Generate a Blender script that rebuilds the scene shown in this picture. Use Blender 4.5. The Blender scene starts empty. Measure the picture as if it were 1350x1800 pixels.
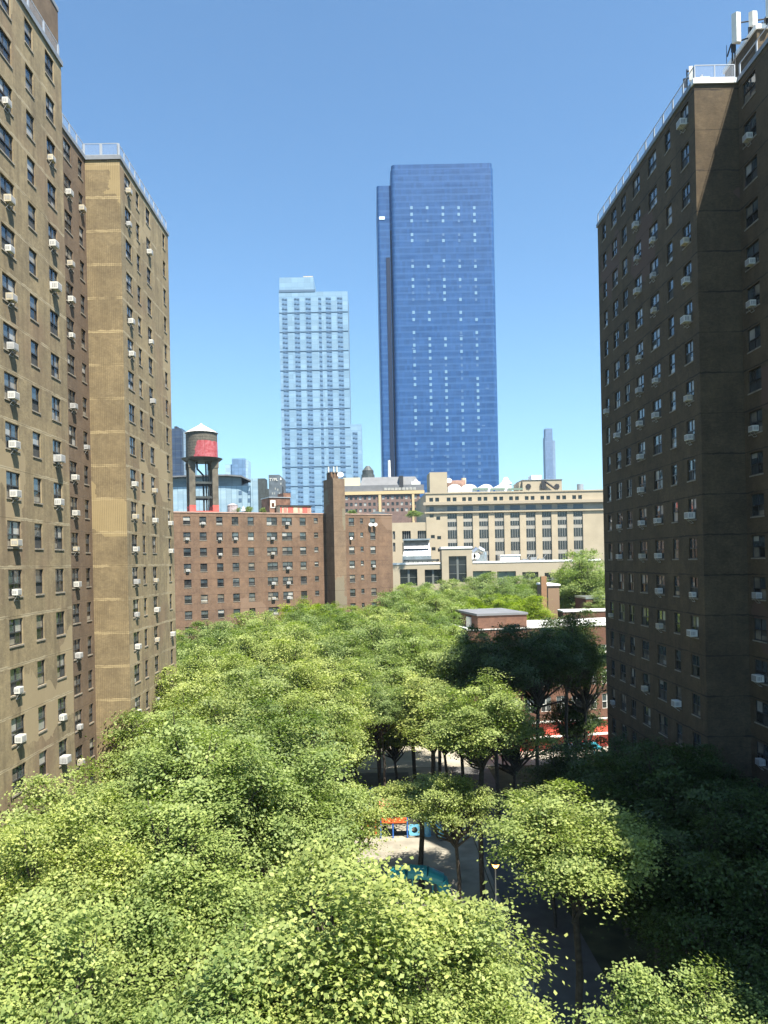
import bpy, math, random
import numpy as np
from mathutils import Vector, Matrix
random.seed(7)
RNG = np.random.default_rng(11)
R = math.radians
scene = bpy.context.scene
col = scene.collection
# ------------------------------------------------------------------ camera
FPX = 1350.0            # focal length in photo pixels (photo is 1350 x 1800)
PX0, PY0 = 655.0, 987.0 # where the corridor direction (+Y) lands in the photo
ROLL = 0.0203
CAMZ = 27.0
cam = bpy.data.cameras.new('camera'); camo = bpy.data.objects.new('camera', cam); col.objects.link(camo)
cam.sensor_width = 36; cam.lens = FPX / 1800 * 36
cam.shift_x = (675 - PX0) / 1800; cam.shift_y = (PY0 - 900) / 1800
cam.clip_start = 0.5; cam.clip_end = 20000
camo.matrix_world = Matrix.Translation((0, 0, CAMZ)) @ Matrix.Rotation(R(90), 4, 'X') @ Matrix.Rotation(-ROLL, 4, 'Z')
scene.camera = camo
# ------------------------------------------------------------------ light
SUN = Vector((0.309, -0.433, 1.0)).normalized()
world = bpy.data.worlds.new('World'); scene.world = world; world.use_nodes = True
wn = world.node_tree.nodes; wl = world.node_tree.links
bg = wn['Background']
sky = wn.new('ShaderNodeTexSky'); sky.sky_type = 'NISHITA'; sky.sun_disc = False
sky.sun_elevation = math.asin(SUN.z); sky.sun_rotation = math.atan2(SUN.x, SUN.y)
sky.altitude = 0; sky.air_density = 1.0; sky.dust_density = 0.8; sky.ozone_density = 1.5
tint = wn.new('ShaderNodeMix'); tint.data_type = 'RGBA'; tint.blend_type = 'MULTIPLY'; tint.inputs[0].default_value = 1.0
tint.inputs[7].default_value = (0.75, 0.98, 1.07, 1); wl.new(sky.outputs[0], tint.inputs[6]); wl.new(tint.outputs[2], bg.inputs[0]); bg.inputs[1].default_value = 0.08
sl = bpy.data.lights.new('sun', 'SUN'); sl.energy = 5.0; sl.angle = R(0.5); sl.color = (1.0, 0.93, 0.80)
so = bpy.data.objects.new('sun', sl); col.objects.link(so)
so.rotation_euler = SUN.to_track_quat('Z', 'Y').to_euler(); so.location = (30, -40, 120)
scene.view_settings.view_transform = 'Standard'; scene.view_settings.look = 'None'
scene.view_settings.exposure = 1.45; scene.view_settings.gamma = 1.0
scene.cycles.max_bounces = 6; scene.cycles.diffuse_bounces = 1; scene.cycles.glossy_bounces = 3
scene.cycles.transparent_max_bounces = 12; scene.cycles.volume_bounces = 0

# ------------------------------------------------------------------ helpers
def uv(px, py):
    dx, dy = px - PX0, py - PY0
    return (dx - ROLL * dy) / FPX, (dy + ROLL * dx) / FPX
def W(px, py, Y):
    "world X, Z of the point seen at photo pixel px,py at distance Y"
    u, v = uv(px, py); return u * Y, CAMZ - v * Y
class MB:
    def __init__(s): s.v = []; s.f = []; s.m = []
    def face(s, pts, mi=0):
        b = len(s.v); s.v += [tuple(p) for p in pts]; s.f.append(tuple(range(b, b + len(pts)))); s.m.append(mi)
    def box(s, x0, x1, y0, y1, z0, z1, mi=0, M=None):
        p = [(x, y, z) for z in (z0, z1) for y in (y0, y1) for x in (x0, x1)]
        if M is not None: p = [tuple(M @ Vector(q)) for q in p]
        b = len(s.v); s.v += p
        for q in ((0,2,3,1),(4,5,7,6),(0,1,5,4),(2,6,7,3),(0,4,6,2),(1,3,7,5)):
            s.f.append(tuple(b + i for i in q)); s.m.append(mi)
    def prism(s, poly, z0, z1, mi=0, cap=True, bottom=False):
        n = len(poly); b = len(s.v)
        s.v += [(x, y, z0) for x, y in poly] + [(x, y, z1) for x, y in poly]
        for i in range(n):
            j = (i + 1) % n; s.f.append((b+i, b+j, b+n+j, b+n+i)); s.m.append(mi)
        if cap: s.f.append(tuple(b+n+i for i in range(n))); s.m.append(mi)
        if bottom: s.f.append(tuple(b+n-1-i for i in range(n))); s.m.append(mi)
    def tube(s, p0, p1, r0, r1=None, n=8, mi=0, cap=True):
        r1 = r0 if r1 is None else r1
        p0, p1 = Vector(p0), Vector(p1); d = (p1 - p0)
        if d.length < 1e-6: return
        d.normalize(); a = d.orthogonal().normalized(); c = d.cross(a)
        b = len(s.v)
        for p, r in ((p0, r0), (p1, r1)):
            for i in range(n):
                t = 2 * math.pi * i / n; s.v.append(tuple(p + a * (r * math.cos(t)) + c * (r * math.sin(t))))
        for i in range(n):
            j = (i + 1) % n; s.f.append((b+i, b+j, b+n+j, b+n+i)); s.m.append(mi)
        if cap:
            s.f.append(tuple(b+n-1-i for i in range(n))); s.m.append(mi)
            s.f.append(tuple(b+n+i for i in range(n))); s.m.append(mi)
    def path(s, pts, radii, n=8, mi=0):
        for i in range(len(pts) - 1): s.tube(pts[i], pts[i+1], radii[i], radii[i+1], n, mi)
    def add(s, o, M=None, mmap=None):
        b = len(s.v)
        s.v += [tuple(M @ Vector(q)) for q in o.v] if M is not None else o.v
        s.f += [tuple(b + i for i in q) for q in o.f]; s.m += [mmap[m] if mmap else m for m in o.m]
    def mesh(s, name, mats, off=(0, 0, 0), smooth=False):
        me = bpy.data.meshes.new(name)
        vv = [(x - off[0], y - off[1], z - off[2]) for x, y, z in s.v] if any(off) else s.v
        me.from_pydata(vv, [], s.f)
        for m in (mats if isinstance(mats, (list, tuple)) else [mats]): me.materials.append(m)
        me.polygons.foreach_set('material_index', s.m)
        if smooth: me.polygons.foreach_set('use_smooth', [True] * len(s.f))
        me.update(); return me
    def build(s, name, mats, parent=None, smooth=False):
        off = wloc(parent) if parent else (0, 0, 0)
        return link(name, s.mesh(name, mats, off, smooth), parent)
def wloc(o):
    p = Vector((0, 0, 0))
    while o: p += o.location; o = o.parent
    return tuple(p)
def link(name, me, parent=None, loc=None, rotz=0, scale=None):
    o = bpy.data.objects.new(name, me); col.objects.link(o)
    if parent: o.parent = parent
    if loc is not None: o.location = loc
    if rotz: o.rotation_euler = (0, 0, rotz)
    if scale is not None: o.scale = scale
    return o
def tag(o, label=None, cat=None, group=None, kind=None):
    if label: o['label'] = label
    if cat: o['category'] = cat
    if group: o['group'] = group
    if kind: o['kind'] = kind
    return o
def thing(name, label, cat, loc=(0, 0, 0), rotz=0, group=None):
    return tag(link(name, None, None, loc, rotz), label, cat, group)
def copy_tree(o, parent=None):
    c = o.copy(); col.objects.link(c); c.parent = parent
    for ch in list(o.children): copy_tree(ch, c)
    return c
ORD = ['first','second','third','fourth','fifth','sixth','seventh','eighth','ninth','tenth','eleventh','twelfth','thirteenth','fourteenth','fifteenth','sixteenth']

# ------------------------------------------------------------------ materials
def mat(name, c, rough=0.7, metal=0.0, spec=0.5, var=0.0, vscale=1.0, emit=None, estr=0.0):
    m = bpy.data.materials.new(name); m.use_nodes = True
    nt = m.node_tree; b = nt.nodes['Principled BSDF']
    b.inputs['Base Color'].default_value = (*c, 1); b.inputs['Roughness'].default_value = rough
    b.inputs['Metallic'].default_value = metal; b.inputs['Specular IOR Level'].default_value = spec
    if emit: b.inputs['Emission Color'].default_value = (*emit, 1); b.inputs['Emission Strength'].default_value = estr
    if var:
        g = nt.nodes.new('ShaderNodeNewGeometry'); n = nt.nodes.new('ShaderNodeTexNoise')
        n.inputs['Scale'].default_value = vscale; n.inputs['Detail'].default_value = 5
        nt.links.new(g.outputs['Position'], n.inputs['Vector'])
        r = nt.nodes.new('ShaderNodeValToRGB'); r.color_ramp.elements[0].position = 0.3; r.color_ramp.elements[1].position = 0.7
        r.color_ramp.elements[0].color = (*[x * (1 - var) for x in c], 1); r.color_ramp.elements[1].color = (*[min(1, x * (1 + var)) for x in c], 1)
        nt.links.new(n.outputs['Fac'], r.inputs['Fac']); nt.links.new(r.outputs['Color'], b.inputs['Base Color'])
    return m
class NT:
    "small node-writing helper"
    def __init__(s, m): s.nt = m.node_tree
    def n(s, t, **k):
        x = s.nt.nodes.new(t)
        for a, b in k.items(): setattr(x, a, b)
        return x
    def l(s, a, b): s.nt.links.new(a, b)
    def val(s, x, i, v):
        if isinstance(v, (int, float)): x.inputs[i].default_value = v
        else: s.l(v, x.inputs[i])
    def math(s, op, a, b=0.0, c=0.0):
        x = s.n('ShaderNodeMath', operation=op); s.val(x, 0, a); s.val(x, 1, b); s.val(x, 2, c); return x.outputs[0]
    def mix(s, f, a, b, mode='MIX'):
        x = s.n('ShaderNodeMix', data_type='RGBA', blend_type=mode); s.val(x, 0, f)
        for i, v in ((6, a), (7, b)):
            if isinstance(v, tuple): x.inputs[i].default_value = (*v, 1)
            else: s.l(v, x.inputs[i])
        return x.outputs[2]
    def ramp(s, f, e0, e1, c0=(0,0,0), c1=(1,1,1)):
        x = s.n('ShaderNodeValToRGB'); x.color_ramp.elements[0].position = e0; x.color_ramp.elements[1].position = e1
        x.color_ramp.elements[0].color = (*c0, 1); x.color_ramp.elements[1].color = (*c1, 1); s.l(f, x.inputs[0]); return x.outputs[0]
    def noise(s, vec, scale, detail=4, rough=0.55, dist=0.0):
        x = s.n('ShaderNodeTexNoise'); x.inputs['Scale'].default_value = scale; x.inputs['Detail'].default_value = detail
        x.inputs['Roughness'].default_value = rough; x.inputs['Distortion'].default_value = dist
        s.l(vec, x.inputs['Vector']); return x.outputs['Fac']
def wall_coords(t):
    g = t.n('ShaderNodeNewGeometry')
    cr = t.n('ShaderNodeVectorMath', operation='CROSS_PRODUCT'); t.l(g.outputs['True Normal'], cr.inputs[0]); cr.inputs[1].default_value = (0, 0, 1)
    dt = t.n('ShaderNodeVectorMath', operation='DOT_PRODUCT'); t.l(cr.outputs[0], dt.inputs[0]); t.l(g.outputs['Position'], dt.inputs[1])
    sp = t.n('ShaderNodeSeparateXYZ'); t.l(g.outputs['Position'], sp.inputs[0])
    cb = t.n('ShaderNodeCombineXYZ'); t.l(dt.outputs['Value'], cb.inputs[0]); t.l(sp.outputs[2], cb.inputs[1])
    return g.outputs['Position'], dt.outputs['Value'], sp.outputs[2], cb.outputs[0]
def brick_mat(name, c1, c2, mortar, z0=0, pitch=2.64, band=None, bandw=0.05, bandk=0.6, patch=None, patchk=0.0, rib=False, stain=0.25, red=None):
    m = bpy.data.materials.new(name); m.use_nodes = True; t = NT(m)
    b = m.node_tree.nodes['Principled BSDF']; b.inputs['Roughness'].default_value = 0.9; b.inputs['Specular IOR Level'].default_value = 0.2
    pos, s_, z_, sv = wall_coords(t)
    br = t.n('ShaderNodeTexBrick'); br.inputs['Scale'].default_value = 1.0
    br.inputs['Brick Width'].default_value = 0.22; br.inputs['Row Height'].default_value = 0.075; br.inputs['Mortar Size'].default_value = 0.009
    br.inputs['Color1'].default_value = (*c1, 1); br.inputs['Color2'].default_value = (*c2, 1); br.inputs['Mortar'].default_value = (*mortar, 1)
    t.l(sv, br.inputs['Vector'])
    c = br.outputs['Color']
    big = t.noise(pos, 0.28, 5); c = t.mix(t.ramp(big, 0.35, 0.7), c, t.mix(0.55, c, (c1[0]*1.35, c1[1]*1.32, c1[2]*1.25)))
    mid = t.noise(pos, 1.7, 5, 0.65); c = t.mix(t.math('MULTIPLY', t.ramp(mid, 0.35, 0.75), 0.35), c, (c2[0]*0.62, c2[1]*0.62, c2[2]*0.66))
    fine = t.noise(sv, 7.0, 3, 0.7); c = t.mix(0.5, c, t.mix(1.0, c, t.ramp(fine, 0.2, 0.8, (0.62,)*3, (1.3,)*3), 'MULTIPLY'))
    m3 = t.noise(pos, 3.4, 4, 0.7); c = t.mix(0.8, c, t.mix(1.0, c, t.ramp(m3, 0.28, 0.72, (0.70,0.70,0.72), (1.26,1.25,1.2)), 'MULTIPLY'))
    m4 = t.noise(pos, 0.75, 4, 0.6); c = t.mix(0.7, c, t.mix(1.0, c, t.ramp(m4, 0.3, 0.7, (0.76,0.75,0.76), (1.22,1.22,1.18)), 'MULTIPLY'))
    if red:
        rn = t.noise(pos, 0.16, 3); c = t.mix(t.math('MULTIPLY', t.ramp(rn, 0.52, 0.68), 0.6), c, red)
    # vertical dirt streaks
    mp = t.n('ShaderNodeMapping'); mp.inputs['Scale'].default_value = (1.6, 0.12, 1); t.l(sv, mp.inputs['Vector'])
    st = t.noise(mp.outputs[0], 1.0, 5, 0.6); c = t.mix(t.math('MULTIPLY', t.ramp(st, 0.45, 0.75), stain), c, (c2[0]*0.45, c2[1]*0.45, c2[2]*0.5))
    if patch:
        vo = t.n('ShaderNodeTexVoronoi'); vo.distance = 'CHEBYCHEV'; vo.inputs['Scale'].default_value = 0.23; vo.inputs['Randomness'].default_value = 1
        wob = t.noise(sv, 1.2, 4); off = t.n('ShaderNodeVectorMath', operation='ADD'); t.l(sv, off.inputs[0]); t.l(wob, off.inputs[1]); t.l(off.outputs[0], vo.inputs['Vector'])
        sc = t.n('ShaderNodeSeparateColor'); t.l(vo.outputs['Color'], sc.inputs[0])
        pk = t.math('GREATER_THAN', sc.outputs[0], 1 - patchk); c = t.mix(t.math('MULTIPLY', pk, 0.75), c, patch)
    if band:
        wb = t.noise(sv, 1.3, 4, 0.7); ww = t.math('MULTIPLY', t.math('SUBTRACT', wb, 0.5), 0.30)
        zz = t.math('ADD', t.math('SUBTRACT', z_, z0), ww)
        fr = t.math('ABSOLUTE', t.math('SUBTRACT', t.math('FRACT', t.math('DIVIDE', zz, pitch)), 0.5))   # 0.5 at the band
        dd = t.math('MULTIPLY', t.math('SUBTRACT', 0.5, fr), pitch)
        lk = t.math('LESS_THAN', dd, bandw)
        pn = t.ramp(t.noise(sv, 0.45, 3), 0.38, 0.55)
        c = t.mix(t.math('MULTIPLY', t.math('MULTIPLY', lk, pn), bandk), c, band)
        # the thin dark joint itself
        fr2 = t.math('ABSOLUTE', t.math('SUBTRACT', t.math('FRACT', t.math('DIVIDE', t.math('SUBTRACT', z_, z0), pitch)), 0.5))
        d2 = t.math('MULTIPLY', t.math('SUBTRACT', 0.5, fr2), pitch)
        c = t.mix(t.math('MULTIPLY', t.math('LESS_THAN', d2, 0.018), 0.55), c, (c2[0]*0.3, c2[1]*0.3, c2[2]*0.3))
    hgt = br.outputs['Fac']
    if rib:
        f = t.math('FRACT', t.math('DIVIDE', s_, 0.145)); k = t.math('LESS_THAN', f, 0.34)
        kn = t.ramp(t.noise(sv, 0.5, 4), 0.32, 0.6)
        kk = t.math('MULTIPLY', t.math('MULTIPLY', k, kn), 0.42)
        c = t.mix(kk, c, (c2[0]*0.42, c2[1]*0.40, c2[2]*0.40))  # stripes paint rib shadows and dark joints into the brick colour
    bp = t.n('ShaderNodeBump'); bp.inputs['Strength'].default_value = 0.35; bp.inputs['Distance'].default_value = 0.01
    t.l(mid, bp.inputs['Height']); t.l(bp.outputs[0], b.inputs['Normal'])
    t.l(c, b.inputs['Base Color'])
    return m
def glass_mat(name, c, rough=0.05, ior=1.6, var=None):
    m = mat(name, c, rough, 0, 0.5); m.node_tree.nodes['Principled BSDF'].inputs['IOR'].default_value = ior
    if var:
        t = NT(m); b = m.node_tree.nodes['Principled BSDF']; g = t.n('ShaderNodeNewGeometry')
        r = t.ramp(t.noise(g.outputs['Position'], 0.9, 3), 0.4, 0.65, c, var); t.l(r, b.inputs['Base Color'])
        n2 = t.noise(g.outputs['Position'], 0.7, 1); bp = t.n('ShaderNodeBump'); bp.inputs['Strength'].default_value = 0.15; bp.inputs['Distance'].default_value = 0.3
        t.l(n2, bp.inputs['Height']); t.l(bp.outputs[0], b.inputs['Normal'])
    return m
M = {}
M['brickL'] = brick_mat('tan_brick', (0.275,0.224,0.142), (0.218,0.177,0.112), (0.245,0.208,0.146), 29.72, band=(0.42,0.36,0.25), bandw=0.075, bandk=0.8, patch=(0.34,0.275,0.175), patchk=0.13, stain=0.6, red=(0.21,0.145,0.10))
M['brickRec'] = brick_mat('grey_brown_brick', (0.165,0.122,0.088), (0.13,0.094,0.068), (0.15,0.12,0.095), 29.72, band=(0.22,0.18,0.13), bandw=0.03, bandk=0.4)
M['brickEnd'] = brick_mat('ribbed_ochre_brick', (0.25,0.196,0.118), (0.197,0.152,0.09), (0.23,0.19,0.125), 29.72, band=(0.44,0.35,0.20), bandw=0.10, bandk=0.8, patch=(0.36,0.28,0.15), patchk=0.05, rib=True)
M['brickR'] = brick_mat('shade_darkened_tan_brick', (0.115,0.088,0.058), (0.085,0.064,0.043), (0.095,0.076,0.055), 44.15, band=(0.03,0.025,0.025), bandw=0.05, bandk=0.75, patch=(0.125,0.082,0.068), patchk=0.06)  # tan brick darkened, the tower's shade is put into the colour
M['brickB'] = brick_mat('red_brown_brick', (0.192,0.124,0.086), (0.15,0.095,0.067), (0.168,0.13,0.097), 35.15, band=(0.11,0.065,0.05), bandw=0.03, bandk=0.7, patch=(0.22,0.15,0.105), patchk=0.03, stain=0.3)
M['brickS'] = brick_mat('school_red_brick', (0.155,0.078,0.053), (0.125,0.062,0.043), (0.15,0.11,0.09), 0, stain=0.15)
M['brickM'] = brick_mat('mauve_brick', (0.21,0.14,0.125), (0.17,0.115,0.10), (0.2,0.16,0.145), 0, stain=0.1)
M['cream'] = mat('cream_limestone', (0.37,0.315,0.228), 0.85, var=0.08, vscale=0.25)
M['creamgrey'] = mat('grey_spandrel', (0.30,0.285,0.25), 0.8, var=0.12, vscale=0.5)
M['coping'] = mat('pale_coping', (0.62,0.63,0.64), 0.6, var=0.10, vscale=2)
M['copingdark'] = mat('grey_coping', (0.20,0.22,0.25), 0.6, var=0.15, vscale=2)
M['roofgrey'] = mat('roofing_felt', (0.30,0.30,0.30), 0.9, var=0.2, vscale=0.6)
M['white'] = mat('white_paint', (0.80,0.80,0.78), 0.5, var=0.05, vscale=3)
M['acwhite'] = mat('air_conditioner_plastic', (0.62,0.61,0.56), 0.45, var=0.10, vscale=2.5)
M['acbeige'] = mat('yellowed_casing', (0.52,0.46,0.34), 0.55, var=0.2, vscale=3); M['acgrey'] = mat('grey_casing', (0.42,0.42,0.41), 0.5, var=0.2, vscale=3)
M['acgrille'] = mat('air_conditioner_grille', (0.30,0.30,0.30), 0.6)
M['acbrk'] = mat('grey_bracket', (0.32,0.31,0.29), 0.5)
M['winframe'] = mat('dark_bronze_frame', (0.035,0.034,0.035), 0.4)
M['winframeL'] = mat('grey_metal_frame', (0.28,0.27,0.25), 0.5)
M['winwhite'] = mat('white_window_frame', (0.70,0.69,0.64), 0.5)
M['sill'] = mat('stone_sill', (0.24,0.215,0.175), 0.8, var=0.2, vscale=3)
M['g_dark'] = glass_mat('dark_window_glass', (0.018,0.020,0.022), 0.06, 1.55, (0.05,0.05,0.048))
M['g_blue'] = glass_mat('sky_reflecting_glass', (0.035,0.05,0.06), 0.04, 1.9, (0.10,0.115,0.12))
M['g_screen'] = mat('insect_screen', (0.045,0.047,0.046), 0.75, var=0.35, vscale=1.5)
M['g_blind'] = glass_mat('window_with_white_blind', (0.30,0.30,0.28), 0.12, 1.5, (0.42,0.41,0.38))
M['g_curtain'] = glass_mat('window_with_curtain', (0.14,0.13,0.11), 0.12, 1.5, (0.30,0.27,0.22))
M['concrete'] = mat('pale_concrete', (0.27,0.25,0.205), 0.9, var=0.3, vscale=0.5)
M['asphalt'] = mat('grey_asphalt', (0.10,0.10,0.098), 0.9, var=0.25, vscale=0.8)
M['soil'] = mat('leafy_soil', (0.06,0.065,0.032), 1.0, var=0.5, vscale=0.5)
M['grass'] = mat('lawn_green', (0.10,0.15,0.035), 1.0, var=0.4, vscale=2)
M['bark'] = mat('tree_bark', (0.060,0.050,0.040), 0.95, var=0.4, vscale=4)
M['iron'] = mat('dark_iron', (0.03,0.03,0.032), 0.5)
M['steel'] = mat('galvanised_steel', (0.45,0.46,0.47), 0.4, 0.6)
M['silver'] = mat('silver_sheet', (0.55,0.56,0.57), 0.3, 0.85, var=0.15, vscale=0.8)
M['redpaint'] = mat('red_paint', (0.55,0.10,0.08), 0.6, var=0.25, vscale=0.8)
M['beige'] = mat('beige_panel', (0.52,0.42,0.30), 0.7, var=0.25, vscale=1)
M['slate'] = mat('grey_slate', (0.15,0.155,0.165), 0.7, var=0.15, vscale=0.4)
M['darkgreen'] = mat('dark_green_metal', (0.05,0.06,0.06), 0.6, var=0.3, vscale=1)

def leaf_mat(name, a, b, tr=0.42):
    m = bpy.data.materials.new(name); m.use_nodes = True; t = NT(m); nt = m.node_tree
    out = nt.nodes['Material Output']; p = nt.nodes['Principled BSDF']
    g = t.n('ShaderNodeNewGeometry')
    c = t.ramp(g.outputs['Random Per Island'], 0.0, 1.0, a, b)
    big = t.noise(g.outputs['Position'], 0.45, 3)
    oi = t.n('ShaderNodeObjectInfo')
    c = t.mix(1.0, c, t.ramp(big, 0.3, 0.7, (0.8,0.84,0.86), (1.15,1.1,1.0)), 'MULTIPLY')
    c = t.mix(1.0, c, t.ramp(oi.outputs['Random'], 0, 1, (0.82,0.88,0.84), (1.12,1.06,1.0)), 'MULTIPLY')
    t.l(c, p.inputs['Base Color']); p.inputs['Roughness'].default_value = 0.55; p.inputs['Specular IOR Level'].default_value = 0.35
    tl = t.n('ShaderNodeBsdfTranslucent'); t.l(t.mix(1.0, c, (1.0,1.18,0.45), 'MULTIPLY'), tl.inputs[0])
    ms = t.n('ShaderNodeMixShader'); ms.inputs[0].default_value = tr
    t.l(p.outputs[0], ms.inputs[1]); t.l(tl.outputs[0], ms.inputs[2]); t.l(ms.outputs[0], out.inputs[0])
    return m
M['leaf'] = leaf_mat('plane_tree_leaves', (0.165,0.225,0.070), (0.41,0.475,0.175))
M['leafmid'] = leaf_mat('grey_green_leaves', (0.130,0.190,0.066), (0.32,0.39,0.150))
M['leafshade'] = leaf_mat('shade_darkened_leaves', (0.030,0.055,0.014), (0.085,0.13,0.032), 0.25)  # leaf colour darkened to paint in the shade on these trees
M['leafyellow'] = leaf_mat('yellow_green_leaves', (0.17,0.25,0.018), (0.32,0.40,0.035))

# ------------------------------------------------------------------ walls with real openings
def facade(mb, O, D, L, z0, z1, ops, depth=0.16, mi=0, mr=None):
    "vertical wall from O along unit D (outside on the right hand side of D turned -90), ops = (s0,s1,za,zb)"
    mr = mi if mr is None else mr
    inn = (-D[1], D[0])
    ss = sorted({0.0, L} | {round(a, 4) for o in ops for a in o[:2]}); zs = sorted({z0, z1} | {round(a, 4) for o in ops for a in o[2:4]})
    opset = [(round(a,4), round(b,4), round(c,4), round(d,4)) for a, b, c, d in ops]
    P = lambda s, z, d=0: (O[0] + D[0]*s + inn[0]*d, O[1] + D[1]*s + inn[1]*d, z)
    bycol = {}
    for a, b, c, d in opset: bycol.setdefault((a, b), []).append((c, d))
    for i in range(len(ss) - 1):
        s0, s1 = ss[i], ss[i+1]; hs = []
        for (a, b), l in bycol.items():
            if a <= s0 + 1e-6 and b >= s1 - 1e-6: hs += l
        hs.sort(); z = z0
        for c, d in hs:
            if c > z: mb.face([P(s0, z), P(s1, z), P(s1, c), P(s0, c)], mi)
            z = max(z, d)
        if z < z1: mb.face([P(s0, z), P(s1, z), P(s1, z1), P(s0, z1)], mi)
    for a, b, c, d in opset:
        mb.face([P(a, c), P(a, c, depth), P(a, d, depth), P(a, d)], mr); mb.face([P(b, c), P(b, d), P(b, d, depth), P(b, c, depth)], mr)
        mb.face([P(a, d), P(a, d, depth), P(b, d, depth), P(b, d)], mr); mb.face([P(a, c), P(b, c), P(b, c, depth), P(a, c, depth)], mr)
# ---- double-hung window meshes: local x along wall, y inward, z up, origin at bottom centre on the wall face
_wm = {}
GL = ['g_blue','g_dark','g_screen','g_blind','g_curtain']
def win_parts(w, h, kind, d=0.13):
    fr = MB(); x0, x1 = -w/2 + 0.003, w/2 - 0.003; t = 0.055
    def fb(a, b, c, e, y0=d-0.05): fr.box(a, b, y0, d + 0.02, c, e)
    fb(x0, x0+t, 0.003, h-0.003); fb(x1-t, x1, 0.003, h-0.003); fb(x0+t, x1-t, 0.003, t); fb(x0+t, x1-t, h-t, h-0.003)
    hm = h * 0.48
    fb(x0+t, x1-t, hm-0.035, hm+0.035, d-0.08)
    xs = [x0+t, x1-t]
    if kind != 'single':
        if w > 1.15:
            fb(-0.04, 0.04, t, hm-0.035); fb(-0.04, 0.04, hm+0.035, h-t); xs = [x0+t, -0.04, 0.04, x1-t]
    return fr, xs, t, hm
def glass_mb(w, h, kind, variant, d=0.13):
    fr, xs, t, hm = win_parts(w, h, kind, d); g = MB(); rr = random.Random(variant * 31 + int(w * 100))
    for k in range(0, len(xs), 2):
        a, b = xs[k], xs[k+1]
        v = rr.random(); up = 0 if v < 0.62 else (3 if v < 0.78 else (4 if v < 0.9 else 1))
        v = rr.random(); lo = 2 if v < 0.5 else (1 if v < 0.85 else (3 if v < 0.9 else 4))
        drop = h - t - (h - t - hm) * (rr.random() if up == 3 and rr.random() < 0.5 else 1.0)
        if up == 3 and drop > hm + 0.15:
            g.box(a, b, d-0.012, d, drop, h-t, 3); g.box(a, b, d-0.012, d, hm+0.035, drop, 0)
        else: g.box(a, b, d-0.012, d, hm+0.035, h-t, up)
        z = t
        if rr.random() < 0.25: g.box(a, b, d-0.03, d-0.012, t, t + (hm-t) * 0.45, 3 if rr.random() < 0.3 else 4); z = t + (hm-t)*0.45
        g.box(a, b, d-0.02, d-0.006, z, hm-0.035, lo)
    return g
def sill_mb(w): 
    s = MB(); s.box(-w/2-0.05, w/2+0.05, -0.045, -0.002, -0.09, -0.004); return s
def get_win(w, h, kind, variant, frm='winframe'):
    w = round(w, 2); k = (w, h, kind, frm)
    if k not in _wm:
        _wm[k] = win_parts(w, h, kind)[0].mesh('window', M[frm])
    kg = (w, h, kind, 'g', variant)
    if kg not in _wm: _wm[kg] = glass_mb(w, h, kind, variant).mesh('glass', [M[x] for x in GL])
    ks = (w, 'sill')
    if ks not in _wm: _wm[ks] = sill_mb(w).mesh('sill', M['sill'])
    return _wm[k], _wm[kg], _wm[ks]
def put_windows(parent, wins, keep=100, sill=True, frm='winframe'):
    "wins: (x,y,z,w,h,D,kind). The ones that show largest become parts, the rest one stuff part"
    def score(q):
        x, y, z, w, h, D, k = q
        u = x / y * FPX; v = (CAMZ - z) / y * FPX; px = PX0 + u + ROLL * v; py = PY0 + v - ROLL * u
        inn = (-D[1], D[0]); vis = (px > -10 and px < 1360 and py > -30 and py < 1420)
        cosv = abs(inn[0]*x + inn[1]*y) / math.hypot(x, y)
        return (1 if vis else 0.001) * w * h * cosv / (y * y)
    wins = sorted(wins, key=score, reverse=True)
    p = Vector(wloc(parent))
    for i, (x, y, z, w, h, D, k) in enumerate(wins[:keep]):
        a, g, s = get_win(w, h, k, (i * 7) % 13, frm)
        o = link('window', a, parent, Vector((x, y, z)) - p, math.atan2(D[1], D[0]))
        link('glass', g, o)
        if sill: link('sill', s, o)
    rest = MB()
    for i, (x, y, z, w, h, D, k) in enumerate(wins[keep:]):
        T = Matrix.Translation((x, y, z)) @ Matrix.Rotation(math.atan2(D[1], D[0]), 4, 'Z')
        rest.add(win_parts(round(w,2), h, k)[0], T); rest.add(glass_mb(round(w,2), h, k, i % 13), T, {0:1,1:2,2:3,3:4,4:5})
        if sill: rest.add(sill_mb(w), T, {0: 6})
    if rest.f:
        o = rest.build('window', [M[frm]] + [M[x] for x in GL] + [M['sill']], parent); o['kind'] = 'stuff'
# ---- window air conditioners (things of their own)
def ac_mesh(w=0.58, h=0.38, d=0.32):
    a = MB(); a.box(-w/2, w/2, -d, 0.06, 0, h)
    g = MB(); g.box(-w/2+0.05, w/2-0.05, -d-0.012, -d-0.001, 0.05, h-0.05)
    for k in range(3): g.box(w/2+0.001, w/2+0.010, -d+0.06+k*0.1, -d+0.12+k*0.1, 0.09, h-0.09); g.box(-w/2-0.010, -w/2-0.001, -d+0.06+k*0.1, -d+0.12+k*0.1, 0.09, h-0.09)
    b = MB(); b.tube((-0.2, -0.02, -0.30), (-0.2, -d+0.05, -0.01), 0.016, n=4); b.tube((0.2, -0.02, -0.30), (0.2, -d+0.05, -0.01), 0.016, n=4); b.box(-0.21, 0.21, -0.035, -0.005, -0.32, -0.28)
    return a.mesh('casing', M['acwhite']), g.mesh('grille', M['acgrille']), b.mesh('bracket', M['acbrk'])
ACM = [ac_mesh(), ac_mesh(0.50, 0.33, 0.24), ac_mesh(0.66, 0.43, 0.42)]
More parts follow.
